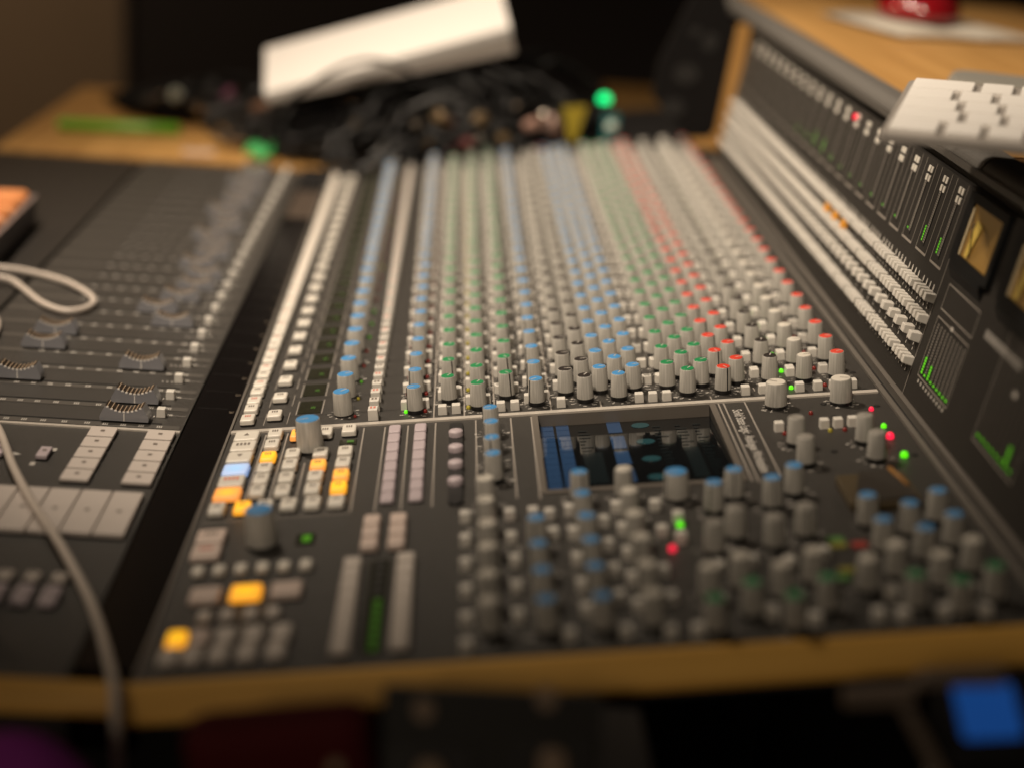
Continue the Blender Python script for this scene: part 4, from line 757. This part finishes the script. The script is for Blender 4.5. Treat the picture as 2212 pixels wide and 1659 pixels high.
b = MB(); b.lathe([(0.008, 0), (0.0085, 0.002), (0.006, 0.005), (0.002, 0.006)], 16); obj('button', b, mat('button_mint', (0.45, 0.52, 0.46), 0.15), dv, T(0.370, 0.9735, 0.086) @ Matrix.Rotation(PI / 2, 4, 'X'))
# long white box
wb = put('white_box', None, None, T(0.06, 1.08, 0.09)); tag(wb, 'long white cardboard box lying at a slant on the heap of black cables', 'box')
fl, frr, bl = Vector((-0.096, 1.00, 0.094)), Vector((0.226, 1.00, 0.204)), Vector((-0.118, 1.13, 0.134))
ax = (frr - fl); L_ = ax.length; ax.normalize(); ay = bl - fl; ay = ay - ax * ay.dot(ax); W_ = ay.length; ay.normalize(); az = ax.cross(ay)
MBX = frame(ax, ay, az, fl)
b = MB(); b.prism([(0.0015, -0.012), (0.0015, -0.016), (L_ - 0.0015, -0.038), (L_ - 0.0015, -0.012)], 0.0015, W_ - 0.0015); obj('tray', b, mat('card_shade', (0.45, 0.40, 0.36), 0.75), wb, MBX)  # shade of the box's lower face put into a darker card colour
b = MB(); b.box(0, L_, 0, W_, -0.0117, 0); obj('lid', b, mat('card_white', (0.70, 0.67, 0.64), 0.7, var=0.02), wb, MBX)

# ------------------------------------------------------------------ near edge: things standing in front of the console end
ch = put('red_chair', None, None, T(0.09, -0.52, -0.86)); tag(ch, 'dark red padded chair back in front of the wooden edge', 'chair')
MRC = mat('red_leather', (0.085, 0.007, 0.009), 0.75, spec=0.2, bump=0.3, bscale=300)
b = MB(); b.rbox(0.088, 0.030, -0.34, 0.0, 0.012, 0.008, 0, None, 4); obj('backrest', b, MRC, ch, T(0.0855, -0.478, 0.0495) @ Matrix.Rotation(-0.15, 4, 'Y'))
b = MB(); b.lathe([(0.0040, 0), (0.0035, 0.003), (0.001, 0.004)], 14); obj('stud', b, mat('stud_brass', (0.40, 0.30, 0.20), 0.4), ch, T(0.1155, -0.4935, 0.033) @ Matrix.Rotation(PI / 2, 4, 'X'))
b = MB(); b.rbox(0.20, 0.18, -0.40, -0.36, 0.02, 0.01, 0, None, 4); obj('seat', b, MRC, ch, T(0.09, -0.57, 0.0))
b = MB(); b.lathe([(0.012, -0.86), (0.014, -0.401)], 10); LGE = b.mesh('leg', [MBLK])
for sx in (-1, 1):
    for sy in (-1, 1): put('leg', LGE, ch, T(0.09 + sx * 0.08, -0.57 + sy * 0.07, 0))
pb = obj('purple_bag', (lambda b: (blob(b, 0.065, 0.03, 0.14, 16, 0, None), b)[1])(MB()), mat('cloth_purple', (0.22, 0.02, 0.22), 0.85, var=0.8, scale=28, bump=0.5, bscale=300), None, T(-0.035, -0.475, -0.108)); tag(pb, 'purple cloth bag hanging below the wooden edge at the bottom corner', 'bag')
rk = put('rack_unit', None, None, T(0.20, -0.46, -0.2)); tag(rk, 'black equipment rack with tan knobs and sliders below the wooden edge', 'rack')
b = MB(); b.box(0.135, 0.268, -0.478, -0.40, -0.20, 0.016); obj('case', b, mat('rack_black', (0.014, 0.012, 0.011), 0.6), rk)
MTN = mat('rack_tan', (0.30, 0.215, 0.15), 0.55)
MT_ = T(0.0, -0.4815, -0.016) @ Matrix.Rotation(-0.35, 4, 'X')
b = MB(); b.box(0.135, 0.240, -0.010, 0.0, -0.08, 0.0755); obj('front_panel', b, mat('rack_front', (0.010, 0.009, 0.008), 0.6), rk, MT_ @ T(0, 0.004, 0))
for x, zz in ((0.1585, 0.0), (0.2165, 0.008)):
    b = MB(); b.box(x - 0.021, x + 0.021, -0.0085, -0.0062, -0.06, zz + 0.050); obj('module', b, MBLK, rk, MT_)
    b = MB(); b.rbox(0.014, 0.05, 0, 0.006, 0.006, 0.002, 0, None, 4); obj('slider', b, MTN, rk, MT_ @ T(x + 0.0005, -0.0085, zz + 0.019) @ Matrix.Rotation(PI / 2, 4, 'X'))
    b = MB(); b.lathe([(0.0055, 0), (0.0048, 0.006)], 14); obj('rack_knob', b, MTN, rk, MT_ @ T(x - 0.004, -0.006, zz + 0.0665) @ Matrix.Rotation(PI / 2, 4, 'X'))
dh = put('phone_holder', None, None, T(0.40, -0.47, -0.3)); tag(dh, 'grey bracket holding a small device with a blue lit screen', 'holder')
MBK = mat('bracket_grey', (0.18, 0.14, 0.11), 0.5)
def slab(pts, y0, y1):
    b = MB(); n = len(pts); b.add([(x, y0, z) for x, z in pts] + [(x, y1, z) for x, z in pts], [tuple(range(n)), tuple(reversed(range(n, 2 * n)))] + [(i, i + n, (i + 1) % n + n, (i + 1) % n) for i in range(n)]); return b
obj('crossbar', slab([(0.353, 0.0655), (0.386, 0.0685), (0.386, 0.0775), (0.353, 0.0730)], -0.474, -0.466), MBK, dh)
obj('top_bar', slab([(0.3855, 0.0785), (0.427, 0.0815), (0.427, 0.0885), (0.389, 0.0845)], -0.474, -0.466), MBK, dh)
obj('strut', slab([(0.378, 0.0680), (0.386, 0.0680), (0.4105, 0.030), (0.402, 0.030)], -0.4825, -0.4745), MBK, dh)
A = frame(Vector((0.99, 0, 0.11)).normalized(), Vector((-0.11 * 0.55, 0.83, 0.99 * 0.55)).normalized(), Vector((0.99, 0, 0.11)).normalized().cross(Vector((-0.11 * 0.55, 0.83, 0.99 * 0.55)).normalized()), (0.4225, -0.475, 0.066))
b = MB(); b.rbox(0.046, 0.050, -0.006, 0, 0.004, 0.001, 0, None, 3); obj('device', b, MBLK, dh, A)
b = MB(); b.rbox(0.029, 0.028, 0, 0.001, 0.002, 0.0003, 0, None, 2); obj('lit_screen', b, mat('screen_lit_blue', (0.01, 0.04, 0.15), 0.3, emit=(0.02, 0.15, 0.62), estr=0.26), dh, A @ T(0.0, 0.002, 0.0002))
b = MB(); b.tube([(0.406, -0.465, 0.028), (0.406, -0.46, -0.86)], 0.006, 10); obj('post', b, MBLK, dh)
